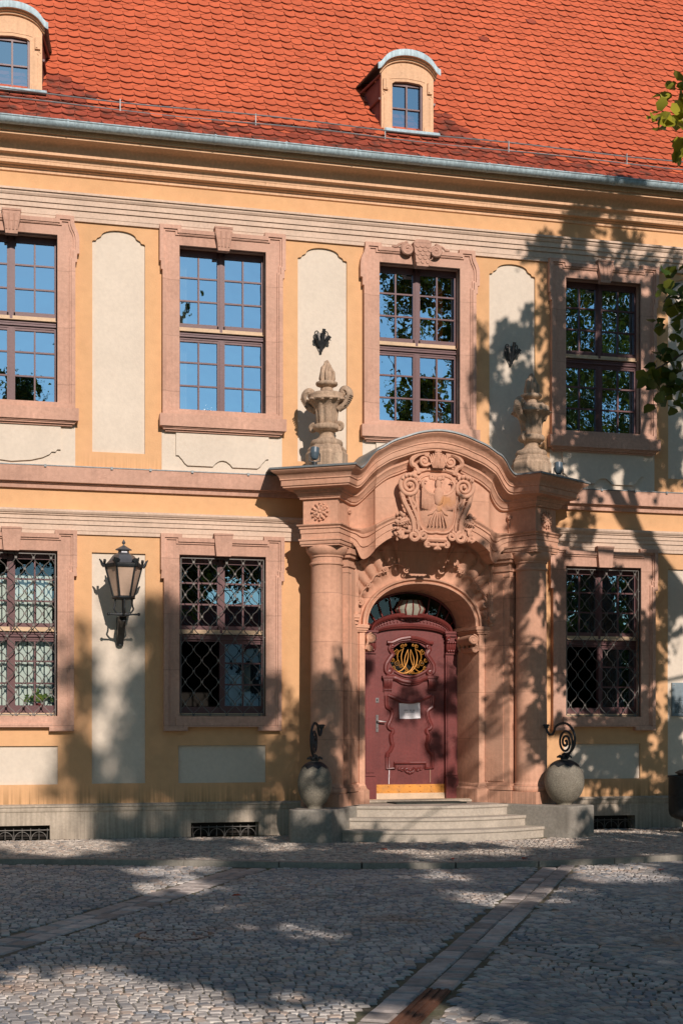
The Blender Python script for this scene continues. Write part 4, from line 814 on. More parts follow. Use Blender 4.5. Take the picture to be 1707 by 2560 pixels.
for sd in (-1, 1):
    for a in (14, 30, 47, 64):
        c, s_ = math.cos(R(a)), math.sin(R(a)); fm.tube([(X+sd*0.585*c, y+0.0, 2.86+0.255*s_), (X+sd*0.64*c, y+0.005, 2.875+0.37*s_), (X+sd*0.70*c, y+0.01, 2.90+0.52*s_)], [0.012, 0.012, 0.009], 6)
fm.tube([(X+0.70*math.cos(t), y+0.0, 2.90+0.52*math.sin(t)) for t in TA], 0.02, 6)
fm.build('door_frame', M_door, door, smooth=40)
mb = MB(); mb.add([(X-0.7, y+0.03, 2.82), (X+0.7, y+0.03, 2.82), (X+0.7, y+0.03, 3.45), (X-0.7, y+0.03, 3.45)], [(0, 1, 2, 3)]); mb.build('fanlight', M_fglass, door, smooth=0)
M_lantg = mat('reflection_pale_lantern_glass', (0.30, 0.30, 0.24), 0.15, 0.2, 9, 0.1, 0, 30, 0, 0.6)  # pale opaque colour stands in for a bright reflection on the lantern glass
mb = MB()      # little glazed lantern standing in the fanlight
lo, hi = [], []
for k in range(7): a = math.pi*(1+k/6); lo.append((X+0.17*math.cos(a), y-0.02+0.12*math.sin(a))); hi.append((X+0.20*math.cos(a), y-0.02+0.14*math.sin(a)))
mid = [(X+0.225*math.cos(math.pi*(1+k/6)), y-0.02+0.16*math.sin(math.pi*(1+k/6))) for k in range(7)]
mb.cur = 0
for k in range(7): mb.tube([(*lo[k], 3.075), (*mid[k], 3.17), (*[(q-X)*0.75+X if i == 0 else q for i, q in enumerate(hi[k])], 3.30)], 0.011, 5)
for L_, z in ((lo, 3.075), (mid, 3.06)): mb.tube([(*q, z) for q in L_], 0.014, 5)
mb.hprism(lo, 3.05, 3.075); mb.cur = 1
mb.grid([[(*q, 3.08) for q in lo], [(*q, 3.17) for q in mid], [((q[0]-X)*0.75+X, q[1], 3.30) for q in hi]])
mb.cur = 2; mb.lathe([(0.02, 3.08), (0.022, 3.13), (0.045, 3.18), (0.045, 3.22), (0.0, 3.25)], 10, (X, y-0.06, 0))
mb.build('fanlight_lantern', [M_door, M_lantg, M_white], door, smooth=40)

# ------------------------------------------------------------------ things around the portal
# steps
st = empty('entrance_steps', (AX, -0.8, 0)); tag(st, 'bowed granite steps rising to the dark red door', 'steps')
def bow(e, c, tE, n=20, back=0.3):      # plan outline of a bowed step: ends on the pedestal faces
    a, p = pf(tE, -0.375); return [(a*(-1+2*k/n), -(p+(c-p)*(1-(1-2*k/n)**2))) for k in range(n+1)]
for i, (tE, c, z0, z1) in enumerate(((0.485, 1.56, 0.0, 0.135), (0.185, 1.23, 0.135, 0.275), (-0.115, 0.90, 0.275, 0.42))):
    mb = MB()
    f = bow(0, c, tE)
    loop = [(x, y_+0.8+0.02) for x, y_ in f]+[(f[-1][0]-0.3, 0.8), (f[0][0]+0.3, 0.8)]
    if i == 2: loop = [(x, y_+0.8+0.02) for x, y_ in f]+[(1.15, 0.75), (0.78, 0.8), (0.78, 1.35), (-0.78, 1.35), (-0.78, 0.8), (-1.15, 0.75)]
    mb.hprism(loop, z0 if i else -0.1, z1-0.045)
    lp2 = [(x*1.0, y_+0.8) for x, y_ in f]+loop[len(f):]
    mb.hprism([(x, y_+0.012 if k < len(f) else y_) for k, (x, y_) in enumerate(lp2)], z1-0.045, z1-0.035)
    mb.hprism(lp2, z1-0.035, z1-0.004); mb.hprism(lp2, z1-0.004, z1, [(x, y_+0.006 if k < len(f) else y_) for k, (x, y_) in enumerate(lp2)])
    mb.build('step', M_gran, st, smooth=25)
def pedestal(sd, label):
    o = empty('stone_pedestal', (AX+sd*CA, -CP, 0)); tag(o, label, 'pedestal', 'granite blocks flanking the steps')
    mb = MB(); n0, n1, t0, t1, r = -0.30, 0.93, -0.385, 0.21, 0.09; L_ = [pf(n0, t0), pf(n0, t1)]
    L_ += [pf(n1-r+r*math.sin(a), t1-r+r*math.cos(a)) for a in [math.pi/2*k/6 for k in range(7)]]
    L_ += [pf(n1-r+r*math.cos(a), t0+r-r*math.sin(a)) for a in [math.pi/2*k/6 for k in range(7)]]
    L_ = [(sd*(a-CA), -(p-CP)) for a, p in L_]
    mb.hprism(L_, -0.1, 0.405); mb.hprism(L_, 0.405, 0.42, [(x*0.985, y_*0.985) for x, y_ in L_]); mb.build('block', M_ped, o, smooth=35)
pedestal(-1, 'granite pedestal block left of the steps, carrying the egg shaped ball'); pedestal(1, 'granite pedestal block right of the steps, carrying the rounder ball')
def ball(sd, label, egg):
    o = empty('stone_ball', (AX+sd*1.754, -1.03, 0.42)); tag(o, label, 'stone ball', 'stone balls with iron scrolls beside the steps')
    mb = MB(); H = 0.625; rr = 0.225 if egg else 0.272; pr = []
    for k in range(25):
        q = k/24; z = H*(0.5-0.5*math.cos(math.pi*q)); s_ = z/H
        r = rr*math.sqrt(max(0, 1-(2*s_-1)**2))**0.98*(1+(0.10 if egg else 0.06)*(s_-0.5)) if k else 0.10
        pr.append((max(r, 0.10 if s_ < 0.2 else 0.001), z))
    mb.lathe(pr, 36); b = mb.build('ball', M_ball, o, smooth=60)
    mb = MB(); rows = []
    for j in range(6):
        q = j/5; row = []
        for k in range(33):
            a = 2*math.pi*k/32; z = H-0.085*q*(1+0.25*(k % 4 == 0)*(q > 0.9)-0.18*(k % 4 == 2)*(q > 0.9)); s_ = z/H
            r = rr*math.sqrt(max(0, 1-(2*s_-1)**2))**0.98*(1+(0.10 if egg else 0.06)*(s_-0.5))+0.008; row.append((r*math.cos(a), r*math.sin(a), z))
        rows.append(row)
    mb.grid(rows)
    for k in range(9): a = 2*math.pi*k/9; mb.tube([(0.03*math.cos(a), 0.03*math.sin(a), H+0.01), (0.07*math.cos(a), 0.07*math.sin(a), H+0.045), (0.095*math.cos(a), 0.095*math.sin(a), H+0.03), (0.10*math.cos(a), 0.10*math.sin(a), H+0.015)], [0.02, 0.016, 0.012, 0.006], 5)
    mb.lathe([(0.05, H-0.01), (0.055, H+0.02), (0.035, H+0.05), (0.04, H+0.07), (0.001, H+0.09)], 14); mb.build('iron_cap', M_iron, o, smooth=40)
    d = Vector((sd*0.5, -0.866, 0)); V = Vector((0, 0, 1)); mb = MB()
    def q(u, z): return d*u+V*z
    c = (0.02, H+0.23)
    P = [q(-0.02, H+0.06), q(0.05, H+0.07), q(0.115, H+0.11), q(0.165, H+0.19), q(0.175, H+0.30), q(0.14, H+0.40), q(0.06, H+0.475), q(-0.04, H+0.49), q(-0.14, H+0.45), q(-0.175, H+0.38), q(-0.20, H+0.34), q(-0.25, H+0.335), q(-0.29, H+0.375), q(-0.31, H+0.43)]
    mb.tube(crom([tuple(p) for p in P], 4), [0.017]*53, 8)
    sp = [q(c[0]+(0.155-0.135*k/60)*math.cos(R(-80)+2*math.pi*2.4*k/60)*0.82, c[1]+(0.185-0.165*k/60)*math.sin(R(-80)+2*math.pi*2.4*k/60)) for k in range(61)]
    mb.tube(sp, [0.016]*50+[0.016+0.0005*k for k in range(11)], 8); mb.ell(tuple(sp[-1]), (0.02, 0.02, 0.02))
    mb.ell(tuple(q(-0.31, H+0.44)), (0.036, 0.036, 0.03))
    for k in range(6): a = 2*math.pi*k/6; mb.ell(tuple(q(-0.31, H+0.45)+Vector((0.03*math.cos(a), 0.03*math.sin(a), 0.012))), (0.02, 0.02, 0.014), 6, 5)
    mb.build('iron_scroll', M_iron, o, smooth=50)
ball(-1, 'egg shaped speckled stone ball with an edge-on iron scroll, left of the steps', True); ball(1, 'rounder speckled stone ball under a broad iron spiral, right of the steps', False)
# urns on the piers
def urn(sd, label):
    o = empty('stone_urn', (AX+sd*1.471, -0.53, 4.955), 0); tag(o, label, 'urn', 'flaming stone urns on the portal')
    rot = sd*R(33.5); mb = MB()
    def oct(r): return [(r*math.cos(rot+math.pi/8+math.pi/4*k), r*math.sin(rot+math.pi/8+math.pi/4*k)) for k in range(8)]
    mb.hprism(oct(0.285), -0.05, 0.20); mb.hprism(oct(0.285), 0.20, 0.235, oct(0.262)); mb.hprism(oct(0.262), 0.235, 0.26); mb.hprism(oct(0.262), 0.26, 0.32, oct(0.215)); mb.build('base', M_urn, o, smooth=20)
    mb = MB()
    mb.lathe([(0.20, 0.30), (0.218, 0.325), (0.218, 0.36), (0.20, 0.385), (0.15, 0.40), (0.11, 0.43), (0.095, 0.46), (0.10, 0.49), (0.115, 0.51), (0.165, 0.525), (0.185, 0.545), (0.185, 0.58), (0.17, 0.60), (0.14, 0.61)], 32)
    fl = lambda q, r, z: 1+0.13*abs(math.sin(math.pi*9*q))**0.7-0.10
    mb.lathe([(0.13, 0.60), (0.142, 0.62), (0.147, 0.70), (0.155, 0.77), (0.172, 0.83), (0.20, 0.87), (0.235, 0.895)], 80, mod=fl)
    mb.lathe([(0.20, 0.885), (0.245, 0.90), (0.258, 0.93), (0.25, 0.95), (0.245, 0.965), (0.25, 0.98), (0.245, 1.0), (0.20, 1.025), (0.12, 1.045), (0.085, 1.06), (0.082, 1.10), (0.10, 1.115), (0.14, 1.13), (0.15, 1.15), (0.145, 1.17), (0.11, 1.185), (0.07, 1.19)], 32)
    for k in range(14): a = 2*math.pi*k/14; mb.ell((0.243*math.cos(a), 0.243*math.sin(a), 0.918), (0.045, 0.045, 0.018), 8, 6)
    mb.build('vessel', M_urn, o, smooth=45)
    mb = MB(); r2 = random.Random(3)
    mb.ell((0, 0, 1.26), (0.085, 0.085, 0.10), 12, 8)
    for k in range(22):
        a = r2.uniform(0, 6.28); rr = r2.uniform(0.03, 0.085); h = 0.22*(1.25-rr*7)+0.05; x, y_ = rr*math.cos(a), rr*math.sin(a); tw = r2.uniform(-1, 1)
        mb.tube([(x, y_, 1.18), (x*1.18, y_*1.18, 1.22), (x*1.1+0.01*tw, y_*1.1, 1.20+h*0.5), (x*0.8-0.012*tw, y_*0.8, 1.20+h*0.8), (x*0.6+0.012*tw, y_*0.6, 1.205+h)], [0.02, 0.026, 0.022, 0.016, 0.004], 6)
    mb.build('flame', M_urn, o, smooth=50)
    ax = Vector((math.cos(rot), math.sin(rot), 0))
    for sg in (-1, 1):
        mb = MB(); q = lambda u, z: ax*(sg*u)+Vector((0, 0, z)); n = Vector((-ax.y, ax.x, 0))
        P = [(0.165, 0.80), (0.20, 0.82), (0.25, 0.85), (0.29, 0.90), (0.325, 0.97), (0.32, 1.03), (0.285, 1.07), (0.235, 1.075), (0.205, 1.04), (0.215, 1.005), (0.245, 1.0), (0.25, 1.02)]
        mb.tube([q(*p) for p in crom(P, 4)], [0.034]*24+[0.034-0.0007*k for k in range(21)], 7, 1.5)
        mb.ell(tuple(q(0.235, 1.03)), (0.035, 0.035, 0.035)); mb.tube([q(*p) for p in crom([(0.13, 0.60), (0.18, 0.61), (0.215, 0.585), (0.205, 0.545), (0.175, 0.545)], 4)], 0.03, 7, 1.4)
        for k in range(7): u, z = crom(P[2:6], 3)[k]; mb.tube([q(u+0.03, z)+n*0.05, q(u+0.04, z), q(u+0.03, z)-n*0.05], 0.009, 4)
        mb.build('handle', M_urn, o, smooth=50)
urn(-1, 'flaming stone urn with both scroll handles showing, on the left pier of the portal'); urn(1, 'flaming stone urn seen handle-on, on the right pier, dappled by tree shade')
# flood lamps on the portal roof
def flood(x, y, z, aim, label):
    o = empty('spotlight', (x, y, z)); tag(o, label, 'spotlight', 'small floodlights on the portal roof'); mb = MB()
    d = Vector(aim).normalized(); c = Vector((0, 0, 0.13)); u = d.orthogonal().normalized(); v = d.cross(u)
    def ringr(r, h): return [c+d*h+u*(r*math.cos(2*math.pi*k/16))+v*(r*math.sin(2*math.pi*k/16)) for k in range(16)]
    mb.grid([ringr(r, h) for r, h in ((0.001, -0.09), (0.035, -0.08), (0.055, -0.05), (0.06, -0.01), (0.064, 0.0), (0.064, 0.01), (0.06, 0.012), (0.06, 0.075), (0.052, 0.075), (0.045, 0.03), (0.001, 0.03))], True)
    mb.build('housing', M_flood, o, smooth=40)
    mb = MB(); mb.tube([(-0.07, 0, 0.13), (-0.07, 0, 0.03), (0, 0, 0.015), (0.07, 0, 0.03), (0.07, 0, 0.13)], 0.008, 5); mb.lathe([(0.035, -0.02), (0.035, 0.015), (0.0, 0.018)], 12); mb.build('bracket', M_iron, o, smooth=40)
M_flood = mat('slate_blue_enamel', (0.07, 0.105, 0.13), 0.4, 0.15, 10, 0.1, 0, 30, 0, 0.5)
flood(AX-1.735, -0.94, 4.955, (0.1, 0.15, 1), 'slate blue floodlight standing before the base of the left urn')
flood(AX+1.80, -0.72, 4.955, (0.1, 0.2, 1), 'dark floodlight standing behind the right end of the portal roof')
# wrought iron torch brackets
def torch(x, label):
    o = empty('torch_bracket', (x, 0.032, 6.65)); tag(o, label, 'iron bracket', 'iron torch brackets on the cream panels')
    mb = MB(); mb.plate([(0, 0), (0.055, 0.10), (0.09, 0.16), (0.085, 0.26), (0.05, 0.30), (-0.05, 0.30), (-0.085, 0.26), (-0.09, 0.16), (-0.055, 0.10)], -0.018, y2=0.0); mb.build('back_plate', M_grille, o, smooth=0)
    for u, h, z0 in ((0.03, 0.33, 0.03), (0.115, 0.235, 0.10), (-0.085, 0.24, 0.10)):
        mb = MB(); mb.tube([(u*0.25, -0.05, z0), (u*0.6, -0.075, z0+(h-z0)*0.5), (u, -0.11, h)], [0.016, 0.022, 0.025], 8); mb.tube([(u*0.86, -0.098, h-0.05), (u*0.9, -0.102, h-0.04)], 0.03, 8); mb.build('socket', M_iron, o, smooth=40)
    mb = MB()
    for sg in (-1, 1): mb.tube([(sg*a, -0.05-0.02*k/9, z) for k, (a, z) in enumerate(crom([(0.04, 0.19), (0.085, 0.24), (0.09, 0.285), (0.065, 0.305), (0.045, 0.285), (0.06, 0.27)], 3))], 0.008, 5)
    mb.tube([(0, -0.04, 0.02), (0, -0.05, 0.2)], 0.016, 6); mb.build('scroll', M_iron, o)
torch(4.604, 'wrought iron torch bracket on the sunlit cream panel above the left urn'); torch(7.40, 'wrought iron torch bracket on the leaf-shaded cream panel above the right urn')
# wall lanterns
def lantern(x):
    o = empty('wall_lantern', (x, 0.032, 2.58))
    mb = MB(); mb.tube([(0.0, -0.02, 0.02), (0.0, -0.05, 0.06)], 0.03, 6)
    mb.add([(s_*0.045, -0.0, z) for s_ in (-1, 1) for z in (0.0, 0.36)]+[(s_*0.045, -0.06, 0.0) for s_ in (-1, 1)]+[(s_*0.045, -0.52, 0.36) for s_ in (-1, 1)]+[(s_*0.045, -0.40, 0.30) for s_ in (-1, 1)], [(0, 4, 8, 6, 1), (2, 3, 7, 9, 5), (0, 2, 5, 4), (4, 5, 9, 8), (8, 9, 7, 6), (1, 6, 7, 3)])
    mb.tube([(0, -0.03, -0.01), (0, -0.03, 0.37)], 0.045, 10); mb.tube([(0, -0.1, 0.12), (0.0, -0.2, 0.2), (0.0, -0.46, 0.33)], [0.02, 0.03, 0.05], 7)
    mb.build('arm', M_iron, o, smooth=40)
    yl = -0.55; z0 = 0.36; mb = MB()
    mb.tube([(0, yl, z0), (0, yl, z0+0.22)], 0.024, 10); mb.tube([(-0.19, yl, z0+0.015), (-0.1, yl, z0+0.012), (0, yl, z0+0.01), (0.1, yl, z0+0.012), (0.19, yl, z0+0.015)], [0.014, 0.011, 0.03, 0.011, 0.014], 8)
    for sg in (-1, 1):
        mb.ell((sg*0.195, yl, z0+0.015), (0.022, 0.022, 0.022)); mb.tube([(sg*a, yl, z0+z) for a, z in crom([(0.03, 0.015), (0.085, 0.03), (0.125, 0.08), (0.112, 0.13), (0.108, 0.205)], 5)], 0.012, 7)
        mb.tube([(0, yl+sg*a, z0+z) for a, z in crom([(0.03, 0.015), (0.085, 0.03), (0.125, 0.08), (0.112, 0.13), (0.108, 0.205)], 5)], 0.012, 7)
    mb.build('cradle', M_iron, o, smooth=40)
    def hexr(r, z): return [(r*math.cos(math.pi/3*k+0.04), yl+r*math.sin(math.pi/3*k+0.04), z) for k in range(6)]
    zb, zt = z0+0.225, z0+0.625; mb = MB()
    mb.grid([hexr(0.128, zb+0.02), hexr(0.228, zt)], True); mb.build('glass', M_lglass, o, smooth=0)
    mb = MB()
    mb.grid([hexr(0.02, zb-0.03), hexr(0.14, zb-0.015), hexr(0.155, zb), hexr(0.135, zb+0.025), hexr(0.12, zb+0.025)], True)
    for k in range(6): mb.tube([hexr(0.133, zb+0.01)[k], hexr(0.235, zt)[k]], 0.0135, 5)
    mb.grid([hexr(0.215, zt-0.01), hexr(0.245, zt-0.01), hexr(0.262, zt+0.02), hexr(0.262, zt+0.035), hexr(0.225, zt+0.045)], True)
    for k in range(6):
        a = math.pi/3*k+0.04; ca, sa = math.cos(a), math.sin(a)
        mb.tube([(0.25*ca, yl+0.25*sa, zt), (0.275*ca, yl+0.275*sa, zt+0.03), (0.295*ca, yl+0.295*sa, zt+0.075), (0.315*ca, yl+0.315*sa, zt+0.10)], [0.02, 0.022, 0.015, 0.008], 6)
        for f in range(5):
            fa = R(-50+25*f); t_ = Vector((-sa, ca, 0)); b_ = Vector((0.245*ca, yl+0.245*sa, zt+0.035)); mb.tube([b_, b_+t_*(0.06*math.sin(fa))+Vector((0, 0, 0.065*math.cos(fa)))], [0.012, 0.016], 5)
    mb.build('frame', M_iron, o, smooth=30)
    mb = MB(); mb.grid([hexr(0.23, zt+0.04), hexr(0.20, zt+0.07), hexr(0.14, zt+0.15), hexr(0.075, zt+0.185), hexr(0.07, zt+0.205), hexr(0.07, zt+0.215), hexr(0.105, zt+0.22), hexr(0.108, zt+0.232), hexr(0.03, zt+0.275), hexr(0.012, zt+0.285)], True)
    mb.lathe([(0.012, zt+0.28), (0.008, zt+0.295), (0.022, zt+0.31), (0.024, zt+0.325), (0.012, zt+0.345), (0.001, zt+0.365)], 10, (0, yl, 0)); mb.build('lid', M_lidm, o, smooth=25)
    return o
M_lidm = mat('grey_lamp_metal', (0.10, 0.105, 0.115), 0.4, 0.2, 8, 0.1, 0.1, 40, 0, 0.5, 0.4)
l1 = lantern(1.845); l2 = copy_tree(l1); l2.location.x = 10.42
tag(l1, 'six sided black iron wall lantern on the cream panel between the two left windows', 'lantern', 'wall lanterns'); tag(l2, 'wall lantern at the right edge, known by its shadow on the right panel', 'lantern', 'wall lanterns')
# notice taped to the door
mb = MB(); mb.grid([[(-0.152, 0.0, 0.0), (0.0, -0.001, -0.002), (0.158, -0.012, 0.008)], [(-0.157, 0, 0.11), (0, 0, 0.112), (0.155, -0.002, 0.113)], [(-0.16, 0, 0.222), (0, -0.001, 0.226), (0.152, 0, 0.230)]])
no = mb.build('paper_notice', M_white, None, (AX, DY-0.006, 1.60), smooth=60); tag(no, 'white sheet of paper taped to the middle of the dark red door', 'notice')
mb = MB(); r2 = random.Random(4)
for z, x0, x1 in ((0.118, -0.088, 0.075), (0.092, -0.07, 0.062)):
    x = x0
    while x < x1: wl = r2.uniform(0.005, 0.009); mb.box(x, x+wl, -0.003, -0.0022, z, z+0.009); x += wl+(0.002 if r2.random() < 0.85 else 0.012)
mb.build('print', M_ink, no, smooth=0)
mb = MB(); mb.hprism([(-0.40, -0.58), (0.62, -0.58), (0.52, 0.12), (-0.5, 0.12)], 0, 0.02); dmt = mb.build('doormat', M_mat, None, (AX-0.05, 0.19, 0.42), smooth=0); tag(dmt, 'dark rubber doormat lying on the top step before the door', 'doormat')
# plaque
pq = empty('wall_plaque', (10.25, 0.032, 1.64)); tag(pq, 'grey metal plaque screwed to the cream panel at the right edge', 'plaque')
mb = MB(); mb.box(-0.31, 0.31, -0.03, 0, 0, 0.495); mb.box(-0.30, 0.30, -0.033, -0.03, 0.01, 0.485); mb.build('plate', M_plaq, pq, smooth=0)
mb = MB()
for k in range(9):
    x = -0.27
    while x < 0.25: wl = r2.uniform(0.02, 0.06); mb.box(x, x+wl, -0.036, -0.033, 0.05+0.018*k, 0.057+0.018*k); x += wl+0.012
mb.box(-0.28, 0.28, -0.035, -0.033, 0.225, 0.229); mb.build('engraving', M_iron, pq, smooth=0)
mb = MB()
for sx in (-0.28, 0.28):
    for sz in (0.035, 0.46): mb.ell((sx, -0.034, sz), (0.01, 0.006, 0.01), 7, 5)
mb.build('screw', M_steel, pq)
# black post planter at the right edge
bn = empty('litter_bin', (9.80, -0.9, 0)); tag(bn, 'black cast iron litter bin on a post at the right edge of the pavement', 'litter bin')
mb = MB(); mb.lathe([(0.10, 0.16), (0.16, 0.17), (0.24, 0.18), (0.31, 0.21), (0.335, 0.25), (0.345, 0.30), (0.345, 0.50), (0.35, 0.505), (0.345, 0.51), (0.345, 0.765), (0.36, 0.77), (0.36, 0.795), (0.34, 0.795), (0.335, 0.75), (0.001, 0.75)], 36); mb.build('bowl', M_iron, bn, smooth=35)
mb = MB(); mb.lathe([(0.22, 0.75), (0.22, 0.82), (0.25, 0.825), (0.25, 0.84), (0.20, 0.87), (0.10, 0.89), (0.001, 0.895)], 28); mb.build('ashtray_lid', M_iron, bn, smooth=35)
mb = MB(); mb.lathe([(0.2, 0.0), (0.2, 0.03), (0.15, 0.04), (0.13, 0.10), (0.14, 0.13), (0.19, 0.17)], 24)
mb.build('foot', M_iron, bn, smooth=40)
# pot plant on the sill inside the left window
pp = empty('pot_plant', (0.80, 0.20, 1.70)); tag(pp, 'small green pot plant on the sill inside the left ground floor window', 'plant')
mb = MB(); mb.lathe([(0.05, 0), (0.07, 0.09), (0.075, 0.09), (0.075, 0.1), (0.06, 0.1)], 14); mb.build('pot', M_door, pp)
mb = MB()
for k in range(70):
    c = Vector((r2.gauss(0, 0.08), r2.gauss(0, 0.025)-0.01, 0.13+abs(r2.gauss(0, 0.05)))); a = r2.uniform(0, 6.28); u = Vector((math.cos(a), 0.3*math.sin(a), r2.uniform(-0.4, 0.8))).normalized()*0.04; v = u.cross(Vector((0, 1, 0.3))).normalized()*0.016
    mb.add([c-u, c+v, c+u, c-v], [(0, 1, 2, 3)])
mb.build('leaves', M_plant, pp, smooth=0)

# ------------------------------------------------------------------ ground
KP = [(-14, -0.8), (-4, -1.75), (0.25, -2.53), (1.21, -2.83), (2.15, -3.17), (3.0, -3.57), (3.89, -3.96), (5.05, -4.23), (6.33, -4.27), (7.99, -4.01), (11, -3.3), (30, 0.5)]
def yk(x):
    for a, b in zip(KP, KP[1:]):
        if a[0] <= x <= b[0]: return a[1]+(b[1]-a[1])*(x-a[0])/(b[0]-a[0])
    return -3.0
RZ = -0.055
mb = MB(); mb.add([(-300, -300, RZ-0.012), (300, -300, RZ-0.012), (300, 300, RZ-0.012), (-300, 300, RZ-0.012)], [(0, 1, 2, 3)])
tag(mb.build('ground', M_joint, smooth=0), None, None, kind='structure')
mb = MB(); xs = [-6+0.25*k for k in range(77)]
mb.grid([[(x, yk(x)+0.1, -0.012) for x in xs], [(x, 0.1, -0.012) for x in xs]])
tag(mb.build('pavement_bed', M_joint, smooth=0), None, None, kind='structure')
BD = Vector((0.486, 0.874)); BPp = Vector((0.874, -0.486))
BANDS = [(4.19, 4.55, -12.5, -3.0), (7.45, 7.79, -12.5, -1.0)]
ROWS = [[(3.45, -9.45), (3.62, -9.70), (3.81, -10.18), (4.07, -10.66), (4.30, -11.15), (4.6, -11.9)], [(3.70, -9.45), (4.3, -9.75), (4.85, -10.0), (5.8, -10.4), (7, -10.8)], [(4.80, -7.85), (5.79, -8.18), (7.2, -8.6), (9, -9)]]
def seg(p, a, b):
    a = Vector(a); b = Vector(b); d = b-a; q = max(0, min(1, (p-a).dot(d)/d.length_squared)); return (p-(a+d*q)).length
def inband(x, y):
    p = Vector((x, y)); c = p.dot(BPp)
    for c0, c1, a, b in BANDS:
        if c0-0.045 < c < c1+0.045: return True
    for r in ROWS:
        for a, b in zip(r, r[1:]):
            if abs(x-(a[0]+b[0])/2) < 1.5 and seg(p, a, b) < 0.085: return True
    return False
def sett(mb, c, hx, hy, z, rot=0.0, dome=0.005, jit=0.0055):
    mb.tv = rnd.random(); cr, sr = math.cos(rot), math.sin(rot); o = []; i_ = []
    tl = rnd.gauss(0, 0.0014); tl2 = rnd.gauss(0, 0.0014); zc = z+rnd.gauss(0, 0.0018)
    for sx, sy in ((-1, -1), (1, -1), (1, 1), (-1, 1)):
        x, y = sx*hx+rnd.uniform(-jit, jit), sy*hy+rnd.uniform(-jit, jit)
        o.append((c[0]+x*cr-y*sr, c[1]+x*sr+y*cr, zc-dome-0.006)); x *= 0.84; y *= 0.84; i_.append((c[0]+x*cr-y*sr, c[1]+x*sr+y*cr, zc+sx*tl+sy*tl2))
    mb.add(o+i_, [(4, 5, 6, 7), (0, 1, 5, 4), (1, 2, 6, 5), (2, 3, 7, 6), (3, 0, 4, 7)])
mb = MB(); y0 = -13.6; row = 0
while y0 < -1.0:
    x = -2.4+rnd.random()*0.1
    while x < min(12.0, 5.2+(y0+12.5)*0.6):
        wd = rnd.uniform(0.055, 0.085); cx = x+wd/2; right = Vector((cx, y0)).dot(BPp) > 7.6
        if right: m = ((cx+0.3) % 1.5)-0.75; yy = y0+0.30*(1-(m/0.75)**2)-0.15; rot = -0.30*2*m/0.5625
        else: yy = y0+0.10*math.sin(cx*0.9+0.4)+0.03*math.sin(cx*3.1+y0); rot = 0.09*math.cos(cx*0.9+0.4)
        x += wd
        if yy > yk(cx)-0.16 or inband(cx, yy): continue
        sett(mb, (cx, yy), wd/2-0.0035, 0.039-0.0035, RZ, math.atan(rot) if right else rot)
    y0 += 0.078
tag(mb.build('plaza_setts', M_sett, smooth=0, tint=True), None, None, kind='structure')
mb = MB()
for c0, c1, a, b in BANDS:
    for k in range(2):
        s_ = a+rnd.random()*0.2-3.0
        while s_ < b+4:
            ln = rnd.uniform(0.22, 0.36); cc_ = c0+(c1-c0)*(k+0.5)/2; p = BPp*cc_+BD*(s_+ln/2)
            if p.y < yk(p.x)-0.2 and p.y > -14 and not (k == 1 and c0 > 6 and p.y < -11.05): sett(mb, (p.x, p.y), ln/2-0.014, (c1-c0)/4-0.003, RZ+0.002, math.atan2(BD.y, BD.x), 0.006, 0.004)
            s_ += ln
for r in ROWS:
    for a, b in zip(r, r[1:]):
        a = Vector(a); b = Vector(b); d = b-a; n = max(1, int(d.length/0.26))
        for k in range(n): p = a+d*((k+0.5)/n); sett(mb, (p.x, p.y), d.length/n/2-0.004, 0.05, RZ+0.003, math.atan2(d.y, d.x), 0.006, 0.005)
tag(mb.build('slab_bands', M_slab, smooth=0, tint=True), None, None, kind='structure')
mb = MB(); y0 = -4.4; k = 0
while y0 < 0.0:
    x = -2.4+rnd.random()*0.05
    while x < 12.0:
        wd = rnd.uniform(0.055, 0.075); cx = x+wd/2; yy = y0+0.12*math.sin(cx*1.4)+0.02*math.sin(cx*5); x += wd
        if yy < yk(cx)+0.09 or yy > -0.03: continue
        if abs(cx-AX) < 1.45 and yy > -1.62+0.25*((cx-AX)/1.4)**2: continue
        sett(mb, (cx, yy), wd/2-0.004, 0.0305-0.003, 0.0, 0.16*math.cos(cx*1.4), 0.005, 0.005)
    y0 += 0.062
tag(mb.build('pavement_setts', M_walk, smooth=0, tint=True), None, None, kind='structure')
mb = MB(); x = -5.0
while x < 13:      # kerb stones
    ln = rnd.uniform(0.8, 1.2); a = Vector((x, yk(x))); b = Vector((x+ln, yk(x+ln))); d = (b-a); L_ = d.length; d.normalize(); mb.tv = rnd.random()
    mb.obox(((a.x+b.x)/2, (a.y+b.y)/2, -0.08), ((d.x, d.y, 0), (-d.y, d.x, 0), (0, 0, 1)), (L_/2-0.004, 0.07, 0.082)); x += ln
tag(mb.build('kerb', M_ped, smooth=0), None, None, kind='structure')
mb = MB(); c = BPp*7.705; p0 = c+BD*(-11.05-c.y)/BD.y*1.0
for k in range(2): mb.obox((p0.x-BD.x*0.6*(1+2*k), p0.y-BD.y*0.6*(1+2*k), RZ-0.01), ((BD.x, BD.y, 0), (BPp.x, BPp.y, 0), (0, 0, 1)), (0.595, 0.075, 0.012))
for k in range(3):
    for q in (-0.04, 0.0, 0.04): pass
for q in (-0.05, 0.0, 0.05): mb.obox((p0.x-BD.x*1.2+BPp.x*q, p0.y-BD.y*1.2+BPp.y*q, RZ+0.004), ((BD.x, BD.y, 0), (BPp.x, BPp.y, 0), (0, 0, 1)), (1.19, 0.012, 0.006))
dr_ = mb.build('drain_channel', M_rust, smooth=0); tag(dr_, 'rusty brown drain grating in the slab band at the bottom of the plaza', 'drain')
